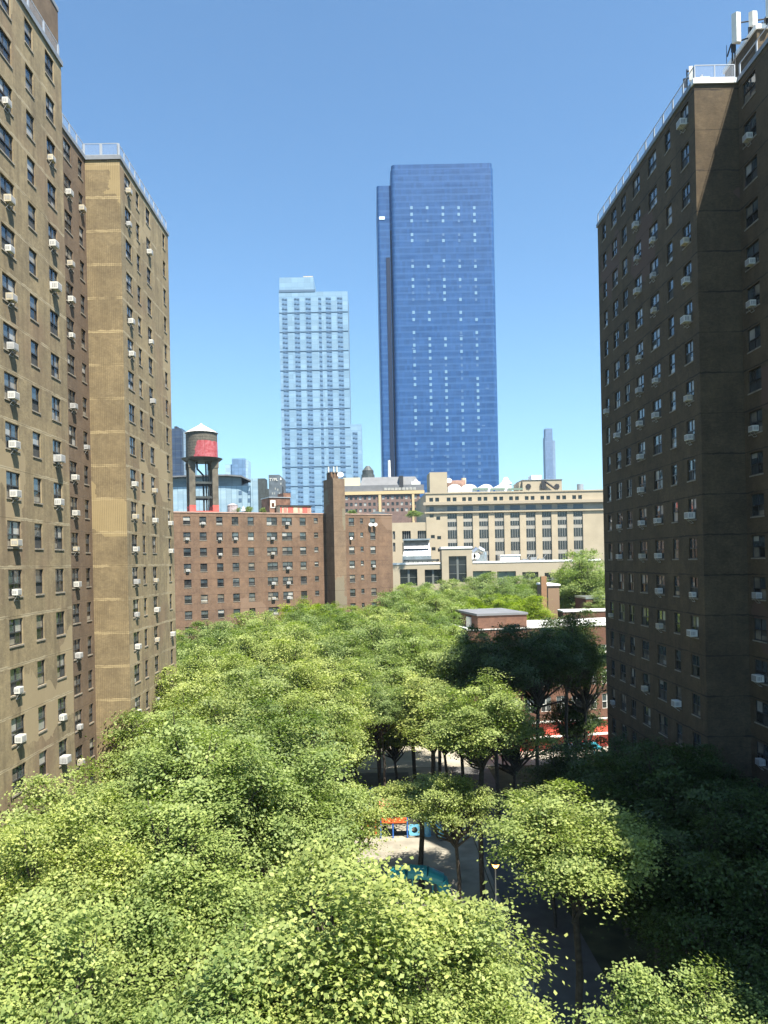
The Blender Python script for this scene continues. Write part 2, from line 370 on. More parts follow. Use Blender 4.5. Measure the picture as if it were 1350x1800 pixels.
def put_ac(x, y, z, D, label, group, size=0, side=0.0):
    t = thing('air_conditioner', label, 'air conditioner', (x + D[0]*side, y + D[1]*side, z), math.atan2(D[1], D[0]), group)
    a, g, b = ACM[size]; o = link('casing', a, t); link('grille', g, t)
    v_ = random.random()
    if v_ < 0.4: o.material_slots[0].link = 'OBJECT'; o.material_slots[0].material = M['acbeige' if v_ < 0.22 else 'acgrey']
    if random.random() < 0.75: link('bracket', b, t)
    return t
def railing(parent, pts, z, h=1.0, post=2.4, mesh=True, pw=0.14):
    mb = MB()
    for (x0, y0), (x1, y1) in zip(pts, pts[1:]):
        L = math.hypot(x1-x0, y1-y0); n = max(1, round(L / post)); ang = math.atan2(y1-y0, x1-x0)
        T = Matrix.Translation((x0, y0, z)) @ Matrix.Rotation(ang, 4, 'Z')
        for i in range(n + 1):
            s = L * i / n; mb.box(s - pw/2, s + pw/2, -0.03, 0.03, 0, h, 0, T)
        mb.box(0, L, -0.02, 0.02, h, h + 0.05, 0, T); mb.box(0, L, -0.02, 0.02, 0.06, 0.10, 0, T)
        if mesh: 
            p = [T @ Vector(q) for q in ((0, 0.001, 0.1), (L, 0.001, 0.1), (L, 0.001, h), (0, 0.001, h))]; mb.face(p, 1)
    return mb.build('railing', [M['railing'], M['wiremesh']], parent)
M['railing'] = mat('pale_railing', (0.33,0.36,0.40), 0.5)
wm = bpy.data.materials.new('wire_mesh'); wm.use_nodes = True; t = NT(wm)
tr_ = t.n('ShaderNodeBsdfTransparent'); ms_ = t.n('ShaderNodeMixShader'); ms_.inputs[0].default_value = 0.22
wm.node_tree.nodes['Principled BSDF'].inputs['Base Color'].default_value = (0.42, 0.47, 0.55, 1)
t.l(tr_.outputs[0], ms_.inputs[1]); t.l(wm.node_tree.nodes['Principled BSDF'].outputs[0], ms_.inputs[2]); t.l(ms_.outputs[0], wm.node_tree.nodes['Material Output'].inputs[0])
M['wiremesh'] = wm

# ================================================================== SETTING
g = MB(); g.face([(-3000,-300,0),(3000,-300,0),(3000,6000,0),(-3000,6000,0)]); tag(g.build('ground', M['soil']), kind='structure')
p = MB(); p.box(-7,9.2,40,100,-0.1,0.02); tag(p.build('playground_pavement', M['concrete']), kind='structure')
p = MB(); p.box(9.6,14.4,8,99.9,-0.1,0.03); tag(p.build('path', M['asphalt']), kind='structure')
p = MB(); p.box(-60,60,100.2,112,-0.1,0.02); tag(p.build('road', mat('bleached_concrete', (0.33,0.30,0.245), 0.9, var=0.2, vscale=0.4)), kind='structure')
p = MB(); p.box(-7,4,84,98,0.02,0.028); tag(p.build('court_surface', M['asphalt']), kind='structure')
p = MB(); p.box(9.25,9.55,40,100,-0.1,0.14); tag(p.build('kerb', M['concrete']), kind='structure')
p = MB(); p.box(-3.2,3.4,50.5,56,0.02,0.12); tag(p.build('lawn', M['grass']), kind='structure')

# ================================================================== LEFT TOWER
H_ = 2.64
def rows(zb, n): return [zb - H_ * i for i in range(n)]
LZ = 59.1; LB = 29.72 + 2.64 * 11
lt = thing('apartment_tower', 'tall tan brick apartment tower on the left, sunlit, with a ribbed windowless wall', 'apartment tower', (-26, 55, 0))
walls = MB(); wins = []; aclist = []
XA, XR = -19.3, -22.05
colsA = [(36.9,38.1,'double'), (40.66,42.26,'double'),(43.95,45.0,'single'),(46.7,48.0,'double')]
colsR = [(56.3,57.7,'double'),(59.1,60.0,'single')]
colsF = [(61.65,63.2,'double'),(64.6,65.5,'single'),(67.45,68.7,'double'),(72.8,73.7,'single')]
WH = 1.42; WT = 0.14
def do_facade(mb, O, D, L, cols, zb, n, z1, wins, mi=0, wh=WH, ztop=0.14):
    ops = []
    for a, b, k in cols:
        for z in rows(zb, n):
            ops.append((a, b, z - ztop - wh, z - ztop)); s = (a + b) / 2
            wins.append((O[0] + D[0]*s, O[1] + D[1]*s, z - ztop - wh, b - a, wh, D, k))
    facade(mb, O, D, L, 0, z1, ops, 0.16, mi)
DL = (0.0, 1.0)
do_facade(walls, (XA, 34.0), DL, 49.15-34.0, [(a-34, b-34, k) for a, b, k in colsA], LB, 21, LZ, wins, 0)
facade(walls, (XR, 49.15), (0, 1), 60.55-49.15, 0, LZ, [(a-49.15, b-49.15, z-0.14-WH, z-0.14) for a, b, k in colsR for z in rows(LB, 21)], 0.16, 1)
for a, b, k in colsR:
    for z in rows(LB, 21): wins.append((XR, (a+b)/2, z-0.14-WH, b-a, WH, DL, k))
facade(walls, (XR, 60.55), (1, 0), XA-XR, 0, LZ, [], 0.16, 2)          # ribbed end wall
do_facade(walls, (XA, 60.55), DL, 74.8-60.55, [(a-60.55, b-60.55, k) for a, b, k in colsF], LB, 21, LZ, wins, 0)
facade(walls, (XA, 49.15), (-1, 0), XA-XR, 0, LZ, [], mi=0)
facade(walls, (XA, 74.8), (-1, 0), 16, 0, LZ, [], mi=0); facade(walls, (XA-16, 74.8), (0, -1), 40.8, 0, LZ, [], mi=0); facade(walls, (XA-16, 34), (1, 0), 16, 0, LZ, [], mi=0)
walls.build('wall', [M['brickL'], M['brickRec'], M['brickEnd']], lt)
rf = MB(); rf.prism([(XA-15.9,34.1),(XA-0.1,34.1),(XA-0.1,49.05),(XR-0.1,49.05),(XR-0.1,60.65),(XA-0.1,60.65),(XA-0.1,74.7),(XA-15.9,74.7)], LZ-0.5, LZ-0.2)
rf.build('roof', M['roofgrey'], lt)
cp = MB()   # coping strips
o_ = 0.10
for x0, x1, y0, y1 in ((XA-0.3, XA+o_, 33.9, 49.15+o_), (XR-0.3, XR+o_, 49.15+o_, 60.55-o_), (XR-0.3, XA+o_, 60.55-o_, 60.55+0.3), (XA-0.3, XA+o_, 60.55+0.3, 74.8+o_)):
    cp.box(x0, x1, y0, y1, LZ, LZ+0.32)
cp.build('coping', M['copingdark'], lt)
railing(lt, [(XA-0.1, 34), (XA-0.1, 49.0)], LZ+0.32, 0.95, 2.2, True, 0.2)
railing(lt, [(XR-0.1, 49.3), (XR-0.1, 60.6), (XA-0.1, 60.6), (XA-0.1, 74.6)], LZ+0.32, 0.95, 1.35, True, 0.2)
bk = MB(); bk.box(-31, -22.5, 47.5, 56.9, LZ-0.2, CAMZ+41.2, 0); bk.box(-31, -22.45, 47.45, 56.95, CAMZ+41.2, CAMZ+41.5, 1)
bk.build('bulkhead', [M['brickbulk'] if 'brickbulk' in M else M['brickRec'], M['copingdark']], lt)
put_windows(lt, wins, 100)
GA = 'air conditioners in the windows of the tan towers'
def acs(Xw, D, yc, zb, rws, phrase, sgn, side=0.0, ztop=0.14, wh=WH, grp=GA):
    for i, r in enumerate(sorted(rws)):
        z = zb - H_ * r - ztop - wh + 0.06
        put_ac(Xw, yc, z, D, 'white air conditioner, %s from top in %s' % (ORD[i], phrase), grp, random.choice([0, 0, 1, 2] if yc < 55 else [0, 0, 1]), side)
# (row counted down from the roof)
acs(XA, DL, 41.46, LB, [2,4,5,6,7,8,9,10,11,12,14,15], "left tower's leftmost window column", 1, -0.05)
acs(XA, DL, 47.35, LB, [2,4,5,9,10,15,16], "left tower's column before the first corner", 1, -0.15)
acs(XR, DL, 57.0, LB, [1,3,4,5,7,9,10,11,12,14,16,17], "left tower's recess, its left column", 1)
acs(XR, DL, 59.55, LB, [1,8], "left tower's recess, its right column", 1)
acs(XA, DL, 62.4, LB, [0,1,4,5,9,10,11,12,13,14,16], "column right of left tower's ribbed wall", 1)
acs(XA, DL, 68.1, LB, [1,4,6,9,10,12,13,14,16], "left tower's column before the last", 1)
acs(XA, DL, 73.25, LB, [10,11,14,16], "left tower's last column by the sky", 1)

# ================================================================== RIGHT TOWER
RZ = 57.7; RB = 44.15 + 2.64 * 5
XB, XN = 21.6, 24.45
rt = thing('apartment_tower', 'tall brick apartment tower on the right, dark and shaded, antennas on its roof', 'apartment tower', (28, 50, 0))
walls = MB(); wins = []
colsRT = [(69.2,70.2,'single'),(66.2,67.6,'double'),(63.7,64.9,'double'),(60.4,62.0,'double'),(56.9,58.6,'double'),(54.2,55.2,'single'),(51.1,52.4,'double')]
Y0, Y1 = 50.1, 71.6
DR = (0.0, -1.0)
do_facade(walls, (XB, Y1), DR, Y1-Y0, [(Y1-b, Y1-a, k) for a, b, k in colsRT], RB, 22, RZ, wins, 0)
facade(walls, (XB, Y0), (1, 0), XN-XB, 0, RZ, [], mi=0)
colsN = [(47.85,49.5,'double'),(44.5,46.1,'double'),(41.2,42.3,'single')]
do_facade(walls, (XN, Y0), DR, Y0-8, [(Y0-b, Y0-a, k) for a, b, k in colsN], RB, 22, RZ, wins, 0)
facade(walls, (XN, 8), (1, 0), 14, 0, RZ, [], mi=0); facade(walls, (XN+14, 8), (0, 1), Y1-8, 0, RZ, [], mi=0); facade(walls, (XN+14, Y1), (-1, 0), XN+14-XB, 0, RZ, [], mi=0)
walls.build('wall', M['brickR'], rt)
rf = MB(); rf.prism([(XN+0.1,8.1),(XN+13.9,8.1),(XN+13.9,Y1-0.1),(XB+0.1,Y1-0.1),(XB+0.1,Y0+0.1),(XN+0.1,Y0+0.1)], RZ-0.5, RZ-0.2); rf.build('roof', M['roofgrey'], rt)
cp = MB(); cp.box(XB-0.1, XB+0.3, Y0+0.3, Y1+0.1, RZ, RZ+0.3, 1); cp.box(XB-0.1, XN-0.12, Y0-0.12, Y0+0.3, RZ, RZ+0.34, 0); cp.box(XN-0.1, XN+0.3, 8, Y0+0.3, RZ, RZ+0.3, 1)
cp.build('coping', [M['white'], M['copingdark']], rt)
railing(rt, [(XB+0.05, Y1), (XB+0.05, Y0+0.1)], RZ+0.3, 0.9, 1.8, True, 0.2)
railing(rt, [(XB+0.05, Y0+0.0), (XN-0.2, Y0+0.0)], RZ+0.34, 0.86, 1.35, True, 0.06)
railing(rt, [(XN+0.1, Y0-0.1), (XN+0.1, 8.2)], RZ+0.3, 0.9, 2.2, False, 0.14)
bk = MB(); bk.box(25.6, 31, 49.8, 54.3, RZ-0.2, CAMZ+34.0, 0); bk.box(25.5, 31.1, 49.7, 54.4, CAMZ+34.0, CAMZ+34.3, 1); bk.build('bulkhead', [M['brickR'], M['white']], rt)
put_windows(rt, wins, 100)
ph = "window column from left on dark right tower"
for ci, (yc, rws) in enumerate([(69.7,[6,13,16]),(66.9,[7,10,11]),(64.3,[]),(61.2,[1,2,3,5,6,7,8,9,10,11,15]),(57.75,[2,3,4,6,7,10,11,12,13]),(54.7,[15]),(51.75,[0,3,4,5,7,8,10,12,13])]):
    acs(XB, DR, yc, RB, rws, "%s %s" % (ORD[ci], ph), -1)
acs(XN, DR, 48.7, RB, [1,4,5,8,12,14,16], "column right of right tower's blank wall", -1)
acs(XN, DR, 45.3, RB, [1,3], "right tower's column at picture's right edge", -1)
# antennas on the right tower
def antenna(x, y, z, w, h, d, label, ang=0.0, pole=1.2):
    t = thing('antenna', label, 'antenna', (x, y, z), ang, 'rooftop antennas on the right tower')
    q = MB(); r = w * 0.25
    q.prism([(-w/2,0.0),(-w/2+r,-d),(w/2-r,-d),(w/2,0.0)][::1], pole, pole + h, bottom=True)
    o = q.mesh('panel', M['acwhite']); link('panel', o, t)
    q = MB(); q.tube((0, 0.16, 0), (0, 0.16, pole + h * 0.9), 0.045); q.box(-0.05, 0.05, 0.001, 0.16, pole + h*0.2, pole + h*0.28); q.box(-0.05, 0.05, 0.001, 0.16, pole + h*0.7, pole + h*0.78)
    q.box(-0.12, 0.12, 0.2, 0.4, pole-0.3, pole+0.25)
    link('mast', q.mesh('mast', M['iron']), t)
    return t
def at(px, py, Y): X, Z = W(px, py, Y); return X, Y, Z
x, y, z = at(1294, 78, 51.0); antenna(x, y, RZ+0.3, 0.62, 1.95, 0.3, 'tall pale antenna panel, leftmost of those above the right tower', 0.15, z-RZ-0.3)
x, y, z = at(1324, 48, 50.4); antenna(x, y, CAMZ+34.3, 0.62, 0.95, 0.2, 'short square antenna panel standing on the white-topped bulkhead', 0.1, z-CAMZ-34.3)
x, y, z = at(1353, 58, 49.5); antenna(x, y, CAMZ+34.3, 0.5, 1.6, 0.25, 'antenna panel cut by the right edge of the picture', 0.1, max(0.2, z-CAMZ-34.3))
x, y, z = at(1212, 143, 52.5); antenna(x, y, RZ+0.3, 0.28, 0.95, 0.22, 'small white antenna at the left corner of the white roof edge', 1.0, z-RZ-0.3)
fr = MB()
a = at(1278, 100, 51.4); b = at(1285, 78, 51.2); c = at(1350, 33, 50.2); d = at(1312, 68, 50.8); e = at(1350, 60, 50.2); f_ = at(1300, 40, 51.0)
fr.tube(a, b, 0.05); fr.tube(b, d, 0.05); fr.tube(d, e, 0.05); fr.tube(f_, c, 0.045); fr.tube(at(1288, 55, 51.2), (b[0], b[1], RZ+0.3), 0.06)
fr.tube(at(1277,80,51.6), at(1277,112,51.6), 0.02); fr.tube(at(1340,40,50.2), at(1344,75,50.2), 0.07)
tag(fr.build('pipe_scaffold', M['iron']), 'dark pipe frame carrying the antenna panels on the right tower roof', 'antenna frame')
v = MB(); x, y, z = at(1236, 148, 53); v.box(x-0.35, x+0.35, y-0.3, y+0.3, RZ-0.2, z+0.35); v.tube((x-0.1, y, z+0.35), (x-0.1, y, z+0.6), 0.1)
tag(v.build('roof_fan', M['steel']), 'small metal roof fan behind the railing of the white roof edge', 'roof fan')

# ================================================================== BRICK SLAB BLOCK (turned 28 degrees)
BD = Vector((0.8836, 0.468)); BD.normalize(); BN = Vector((BD.y, -BD.x))
BP = Vector((-9.0, 140.0)); BZ = 35.8
def bpt(s, d=0.0): q = BP + BD * s + BN * d; return q.x, q.y
def s_on(px, py, P0=BP, D=BD):
    u, _ = uv(px, py)   # X = u*Y on the plane P0 + D*s
    return (u * P0.y - P0.x) / (D.x - u * D.y)
bb = thing('brick_apartment_block', 'red brown brick slab block behind the trees, with a water tank on its roof', 'apartment block', (-9, 150, 0))
walls = MB(); wins = []
sL = -42.0; sR = s_on(690, 970)
colp = [(322.8,335.6,0),(351.6,363.8,0),(381.1,392.3,0),(408.4,420,0),(436.4,447,0),(469.8,488,1),(496.5,514.1,1),(527.8,538.4,0),(552.7,559.7,2),(614,623.4,0),(634,639.2,2),(651.4,660.5,0)]
ops = []; bcols = []
for a, b, k in colp:
    s0, s1 = s_on(a, 970), s_on(b, 970); bcols.append((s0 + s1) / 2)
    for r in range(12):
        zt = BZ - 0.65 - H_ * r; hh = 1.35 if k != 2 else 0.85; zt2 = zt - (0 if k != 2 else 0.05)
        ops.append((s0 - sL, s1 - sL, zt2 - hh, zt2)); q = bpt((s0 + s1) / 2)
        wins.append((q[0], q[1], zt2 - hh, s1 - s0, hh, tuple(BD), 'double' if k == 1 else 'single'))
facade(walls, bpt(sL), tuple(BD), sR - sL, 0, BZ, ops, 0.16, 0)
facade(walls, bpt(sR), tuple(-BN), 13, 0, BZ, [], mi=0); facade(walls, bpt(sR, -13), tuple(-BD), sR-sL, 0, BZ, [], mi=0); facade(walls, bpt(sL, -13), tuple(BN), 13, 0, BZ, [], mi=0)
walls.build('wall', M['brickB'], bb)
rf = MB(); rf.prism([bpt(sL+.1,-.1), bpt(sR-.1,-.1), bpt(sR-.1,-12.9), bpt(sL+.1,-12.9)], BZ-0.5, BZ-0.3); rf.build('roof', M['roofgrey'], bb)
cp = MB(); cp.prism([bpt(sL-.1,.08), bpt(sR+.08,.08), bpt(sR+.08,-.3), bpt(sL-.1,-.3)], BZ, BZ+0.18); cp.build('coping', mat('pink_coping', (0.38,0.26,0.21), 0.8, var=0.2, vscale=1), bb)
# stair / chimney tower
tw = MB(); s0 = s_on(583, 960) - 0.2; TH = 42.0
s0 = 0.6; w_ = 2.3
def pr(a, b, c, d, z0, z1, mi=0, mb=tw): mb.prism([bpt(a, d), bpt(b, d), bpt(b, c), bpt(a, c)], z0, z1, mi)
pr(s0, s0 + w_, 0.01, 3.6, 0, TH)
pr(s0, s0 + w_, -0.6, 0.0, BZ-0.3, TH-0.003)
tw.build('stair_tower', brick_mat('worn_tower_brick', (0.20,0.143,0.098), (0.16,0.112,0.078), (0.23,0.18,0.14), 35.15, band=(0.12,0.08,0.06), bandw=0.03, patch=(0.20,0.18,0.13), patchk=0.15), bb)
put_windows(bb, wins, 100, frm='winframe')
GB = 'air conditioners on the brick slab block'
for r, c in [(0,1),(0,6),(1,0),(1,2),(1,3),(1,5),(2,2),(2,5),(3,0),(3,6),(3,11),(4,5),(4,6),(5,5),(5,6)]:
    q = bpt(bcols[c]); z = BZ - 0.65 - H_*r - 1.35 + 0.05
    put_ac(q[0], q[1], z, tuple(BD), 'white air conditioner, %s row, %s column of the red brown brick block' % (ORD[r], ORD[c]), GB, 2 if c in (5,6) else 0)
# satellite dishes at right
def dish(x, y, z, r, label, tilt=0.5, yaw=0.0, pole=0.4):
    t = thing('satellite_dish', label, 'satellite dish', (x, y, z), yaw, 'white rooftop and wall dishes')
    q = MB(); n = 16
    T = Matrix.Translation((0, -0.1, pole)) @ Matrix.Rotation(R(90) - tilt, 4, 'X')
    rings = []
    for k in range(5):
        rr = r * k / 4; rings.append([T @ Vector((rr*math.cos(2*math.pi*i/n), rr*math.sin(2*math.pi*i/n), 0.35*rr*rr/r)) for i in range(n)])
    for k in range(4):
        for i in range(n):
            j = (i+1) % n
            q.face([rings[k][i], rings[k][j], rings[k+1][j], rings[k+1][i]] if k else [rings[0][0], rings[1][j], rings[1][i]][::-1])
    link('reflector', q.mesh('reflector', M['white']), t)
    q = MB(); q.tube((0, 0.05, 0), (0, 0.0, pole), 0.03); q.tube((0, -0.1, pole), T @ Vector((0, 0, r*0.9)), 0.015); q.tube((0,0,pole-0.05),(0,-0.1,pole),0.03)
    link('mast', q.mesh('mast', M['steel']), t)
q = bpt(s_on(651, 932), 0.25); dish(q[0], q[1], BZ-2.2, 0.38, 'white round dish, left of a pair under the top right window of the brick block', pole=0.3)
q = bpt(s_on(659, 932), 0.25); dish(q[0], q[1], BZ-2.2, 0.38, 'white round dish, right of a pair under the top right window of the brick block', pole=0.3)
q = bpt(s_on(617, 956), 0.25); dish(q[0], q[1], BZ-4.75, 0.25, 'small white dish below the second row window right of the brick stair tower', pole=0.3)
# on the stair tower
q = bpt(s0 + w_*0.5, 1.6)
v = MB(); Tq = Matrix.Translation((q[0], q[1], TH)) @ Matrix.Rotation(math.atan2(BD.y, BD.x), 4, 'Z'); v.box(-1.0, 0.5, -0.8, 1.0, 0, 1.25, 0, Tq)
tag(v.build('tank_box', M['brickB']), 'small brown box on top of the brick stair tower', 'roof box')
for i, (px, hh) in enumerate(((577.5,1.5),(586.5,1.8),(592,1.3))):
    X, Z = W(px, 834, 137.5)
    antenna(X, 137.5, TH, 0.3, 1.0, 0.2, 'white antenna, %s of three above the brick stair tower' % ['leftmost','middle','rightmost'][i], 0.3, 1.1)
X, Z = W(599, 848, 138.2); dish(X, 138.2, TH, 0.55, 'large white dish on the right corner of the brick stair tower', pole=0.65)

# ---- water tank on the brick block
wtx, wty = W(356.5, 880, 133.2)[0], 133.2
wt = thing('water_tank', 'old round rooftop water tank with white conical roof and faded red mural', 'water tank', (wtx, wty, BZ-0.3))
zt0 = W(356, 808, 133.2)[1] - BZ + 0.3; zt1 = W(356, 762, 133.2)[1] - BZ + 0.3; zt2 = W(356, 746, 133.2)[1] - BZ + 0.3
tr = 2.72
def tank_mat():
    m = bpy.data.materials.new('weathered_tank'); m.use_nodes = True; t = NT(m); b = m.node_tree.nodes['Principled BSDF']; b.inputs['Roughness'].default_value = 0.85
    tc = t.n('ShaderNodeTexCoord'); sp = t.n('ShaderNodeSeparateXYZ'); t.l(tc.outputs['Object'], sp.inputs[0])
    x, y, z = sp.outputs
    nz = t.noise(tc.outputs['Object'], 1.3, 5)
    dark = t.ramp(t.noise(tc.outputs['Object'], 3.5, 5, 0.7), 0.3, 0.75, (0.05,0.05,0.042), (0.17,0.15,0.12))
    hoop = t.math('LESS_THAN', t.math('FRACT', t.math('MULTIPLY', z, 2.1)), 0.14); dark = t.mix(t.math('MULTIPLY', hoop, 0.6), dark, (0.02,0.02,0.02))
    # red painted field: right part of the front, lower two thirds
    e1 = t.math('GREATER_THAN', t.math('ADD', x, t.math('MULTIPLY', nz, 1.1)), t.math('ADD', -0.35, t.math('MULTIPLY', t.math('SUBTRACT', z, zt0), 0.25)))
    e2 = t.math('LESS_THAN', t.math('ADD', z, t.math('MULTIPLY', nz, 0.5)), zt0 + (zt1-zt0)*0.66 + 0.25)
    redc = t.ramp(t.noise(tc.outputs['Object'], 1.6, 4, 0.6, 0.8), 0.35, 0.78, (0.30,0.035,0.045), (0.46,0.16,0.18))
    seam = t.math('LESS_THAN', t.math('ABSOLUTE', t.math('SUBTRACT', x, 1.05)), 0.03)
    redc = t.mix(t.math('MULTIPLY', seam, 0.7), redc, (0.15,0.03,0.03))
    t.l(t.mix(t.math('MULTIPLY', t.math('MULTIPLY', e1, e2), 0.95), dark, redc), b.inputs['Base Color'])
    return m
q = MB(); q.tube((0,0,zt0+0.12), (0,0,zt1), tr, tr*0.98, 40); link('tank', q.mesh('tank', tank_mat(), smooth=False), wt)
q = MB(); q.tube((0,0,zt1+0.001), (0,0,zt2), tr*1.06, 0.12, 40); q.tube((0,0,zt2), (0,0,zt2+0.15), 0.2, 0.1, 10); link('roof', q.mesh('roof', M['white']), wt)
q = MB(); q.tube((0,0,zt0-0.42), (0,0,zt0+0.11), 2.9, 3.55, 32); link('platform', q.mesh('platform', M['darkgreen']), wt)
Trot = Matrix.Rotation(R(20), 4, 'Z')
legm = [mat('shade_darkened_leg_concrete', (0.13,0.115,0.09), 0.9, var=0.3, vscale=1.0), M['redpaint']]  # concrete darkened to carry the shade of the platform above
for lx in (-1.95, 1.95):
    for ly in (-1.6, 2.0):
        q = MB(); q.box(lx-0.5, lx+0.5, ly-0.38, ly+0.38, 1.75, zt0-0.43, 0, Trot); q.box(lx-0.52, lx+0.52, ly-0.40, ly+0.40, 0, 1.75, 1, Trot)
        q.box(lx-0.6, lx+0.6, ly-0.45, ly+0.45, zt0-1.6, zt0-0.43, 0, Trot)
        link('leg', q.mesh('leg', legm), wt)
q = MB()
for zz, m_ in ((5.4, 0), (2.9, 0)):
    q.box(-1.44, 1.44, -1.75, -1.35, zz, zz+0.38, 0, Trot); q.box(-1.44, 1.44, 1.8, 2.2, zz, zz+0.38, 0, Trot)
    q.box(-2.1, -1.7, -1.2, 1.6, zz, zz+0.38, 0, Trot); q.box(1.7, 2.1, -1.2, 1.6, zz, zz+0.38, 0, Trot)
q.box(-1.42, 1.42, -1.9, -1.2, 0, 0.75, 1, Trot)
link('crossbeam', q.mesh('crossbeam', [M['darkgreen'], M['redpaint']]), wt)
q = MB(); 
q.path([(-0.9,0,zt0-0.4),(-0.85,0,zt0-1.6),(0.15,0,zt0-2.7),(0.2,0,0)], [0.16]*4); q.tube((0.65,0.2,0),(0.6,0.2,zt0-0.4),0.14); q.tube((1.05,-0.2,0),(1.05,-0.2,zt0-0.4),0.1); q.tube((-1.25,-0.3,0),(-1.25,-0.3,zt0-0.4),0.13)
link('pipe', q.mesh('pipe', M['darkgreen']), wt)
# ---- graffiti-covered bulkhead and shed on the brick block roof
def at2(px, Y): return uv(px, 890)[0] * Y
gb = thing('roof_bulkhead', 'brown rooftop bulkhead with a white framed opening, left of centre on the brick block', 'roof bulkhead', (at2(495,134), 134, BZ-0.3))
_q = bpt(s_on(483,890), -2.6)
TB = Matrix.Translation((_q[0], _q[1], BZ-0.3)) @ Matrix.Rotation(R(27.9), 4, 'Z')
q = MB(); q.box(0, 4.0, 0, 4.2, 0, 3.35, 0, TB); q.box(-0.12, 4.1, -0.12, 4.3, 3.35, 3.5, 1, TB); q.box(2.9, 4.3, 0.5, 3.5, 3.5, 4.3, 0, TB)
q.build('wall', [mat('graffiti_wall', (0.17,0.09,0.06), 0.8, var=0.55, vscale=0.9), M['steel']], gb)
q = MB(); q.box(0.15, 1.1, -0.06, -0.005, 1.5, 2.9, 0, TB); o = q.build('window_frame', M['winwhite'], gb)
q = MB(); q.box(0.35, 0.9, -0.09, -0.061, 1.7, 2.4, 0, TB); q.build('opening', mat('dark_opening', (0.08,0.03,0.01), 0.9), gb)
q = MB(); q.tube(TB @ Vector((3.2,1.5,4.3)), TB @ Vector((3.2,1.5,5.6)), 0.16, 0.1); q.build('flue', M['iron'], gb)
sh = thing('roof_shed', 'low shed with red and beige panels on the brick block roof', 'roof shed', (at2(522,134.5), 134.5, BZ-0.3))
_q = bpt(s_on(494,890), -0.5)
TS = Matrix.Translation((_q[0], _q[1], BZ-0.3)) @ Matrix.Rotation(R(27.9), 4, 'Z')
q = MB(); q.box(0, 6.0, 0, 1.9, 0, 1.75, 1, TS)
for k, (a, b, mi) in enumerate(((0.05,0.35,0),(0.7,1.35,2),(1.5,2.5,0),(2.65,3.3,1),(3.4,3.75,2),(4.3,5.3,0),(5.4,5.9,2))): q.box(a, b, -0.03, -0.002, 0.05, 1.6, mi, TS)
q.build('wall', [M['redpaint'], M['beige'], mat('faded_pink_panel', (0.50,0.22,0.17), 0.8, var=0.3, vscale=1.5)], sh)
q = MB(); q.box(-0.15, 6.1, -0.2, 2.0, 1.75, 1.87, 0, TS); q.build('roof', M['iron'], sh)
cb = MB(); X = at2(409, 136); cb.tube((X, 136, BZ-0.3), (X, 136, BZ+1.6), 0.95, 0.95, 14); cb.tube((X, 136, BZ+1.6), (X, 136, BZ+1.95), 1.0, 0.3, 14)
tag(cb.build('roof_vent', mat('grey_mauve_metal', (0.35,0.30,0.31), 0.7, var=0.3, vscale=2)), 'squat round grey vent on the brick roof right of the water tank', 'roof vent')
w = MB(); X = at2(428, 134); w.tube((X, 134, BZ-0.3), (X, 134, BZ+0.9), 0.25, 0.2, 8); w.tube((X, 134, BZ+0.5), (X, 134, BZ+1.3), 0.45, 0.05, 4)
tag(w.build('parasol', M['white']), 'closed white parasol on the brick roof between two small shrubs', 'parasol')

# ================================================================== CREAM BUILDING
CY = 262.0; cb_rot = 0.025
cr = thing('warehouse_building', 'long cream stone office building with tall window bays and cornice', 'office building', (W(905,900,CY)[0], CY+15, 0))
CD = Vector((math.cos(cb_rot), math.sin(cb_rot))); CP = Vector((W(749.5,930,CY)[0], CY))
def cs(px, py=930): return s_on(px, py, CP, CD)
def cz(py, px=905): 
    q = CP + CD * cs(px, py); return W(px, py, q.y)[1]
def cpt(s, d=0.0): q = CP + CD*s + Vector((CD.y, -CD.x))*d; return q.x, q.y
def zoom4(x, y): return 680 + x/3.4615, 800 + y/3.4615
def Z4(y, x=700): a, b = zoom4(x, y); return cz(b, a)
def S4(x, y=450): a, b = zoom4(x, y); return cs(a, b)
Lc = S4(1400); ops = []; cw = []
bays = [370,466,562,657,752,848,945,1040,1136]
spand = MB()
ztop = Z4(222); zc0 = Z4(298); zc1 = Z4(288)
for bx in bays:
    a, b = S4(bx), S4(bx+58)
    ops.append((a, b, Z4(650), Z4(350)))
smallw = []
for k, x0 in enumerate([262,368,462,556,652,748,843,938,1035,1132]):
    for dx in (0, 36): smallw.append((S4(x0+dx), S4(x0+dx+23), Z4(276), Z4(252)))
for x0, y0 in ((262,352),(302,367),(267,478),(305,485),(270,552),(308,560)): smallw.append((S4(x0), S4(x0+24), Z4(y0+20), Z4(y0)))
allops = ops + smallw
body = MB(); facade(body, cpt(0), tuple(CD), Lc, 0, ztop, allops, 0.55, 0)
facade(body, cpt(0, -40), (CD.y, -CD.x), 40, 0, ztop, [], mi=0); facade(body, cpt(Lc), (-CD.y, CD.x), 40, 0, ztop, [], mi=0)
body.build('wall', M['cream'], cr)
rf = MB(); rf.prism([cpt(0.1,-0.1), cpt(Lc-.1,-.1), cpt(Lc-.1,-40), cpt(0.1,-40)], ztop-1.0, ztop-0.8); rf.build('roof', M['roofgrey'], cr)
co = MB()
def cbox(s0, s1, d0, d1, z0, z1, mb, mi=0): mb.prism([cpt(s0, d1), cpt(s1, d1), cpt(s1, d0), cpt(s0, d0)], z0, z1, mi, True, True)
cbox(-1.0, Lc, 0.01, 1.5, zc0, zc1+0.4, co); cbox(-0.5, Lc, 0.01, 0.5, Z4(347), Z4(338), co, 1); cbox(-0.2, Lc, 0.01, 0.25, ztop-0.35, ztop+0.1, co, 1)
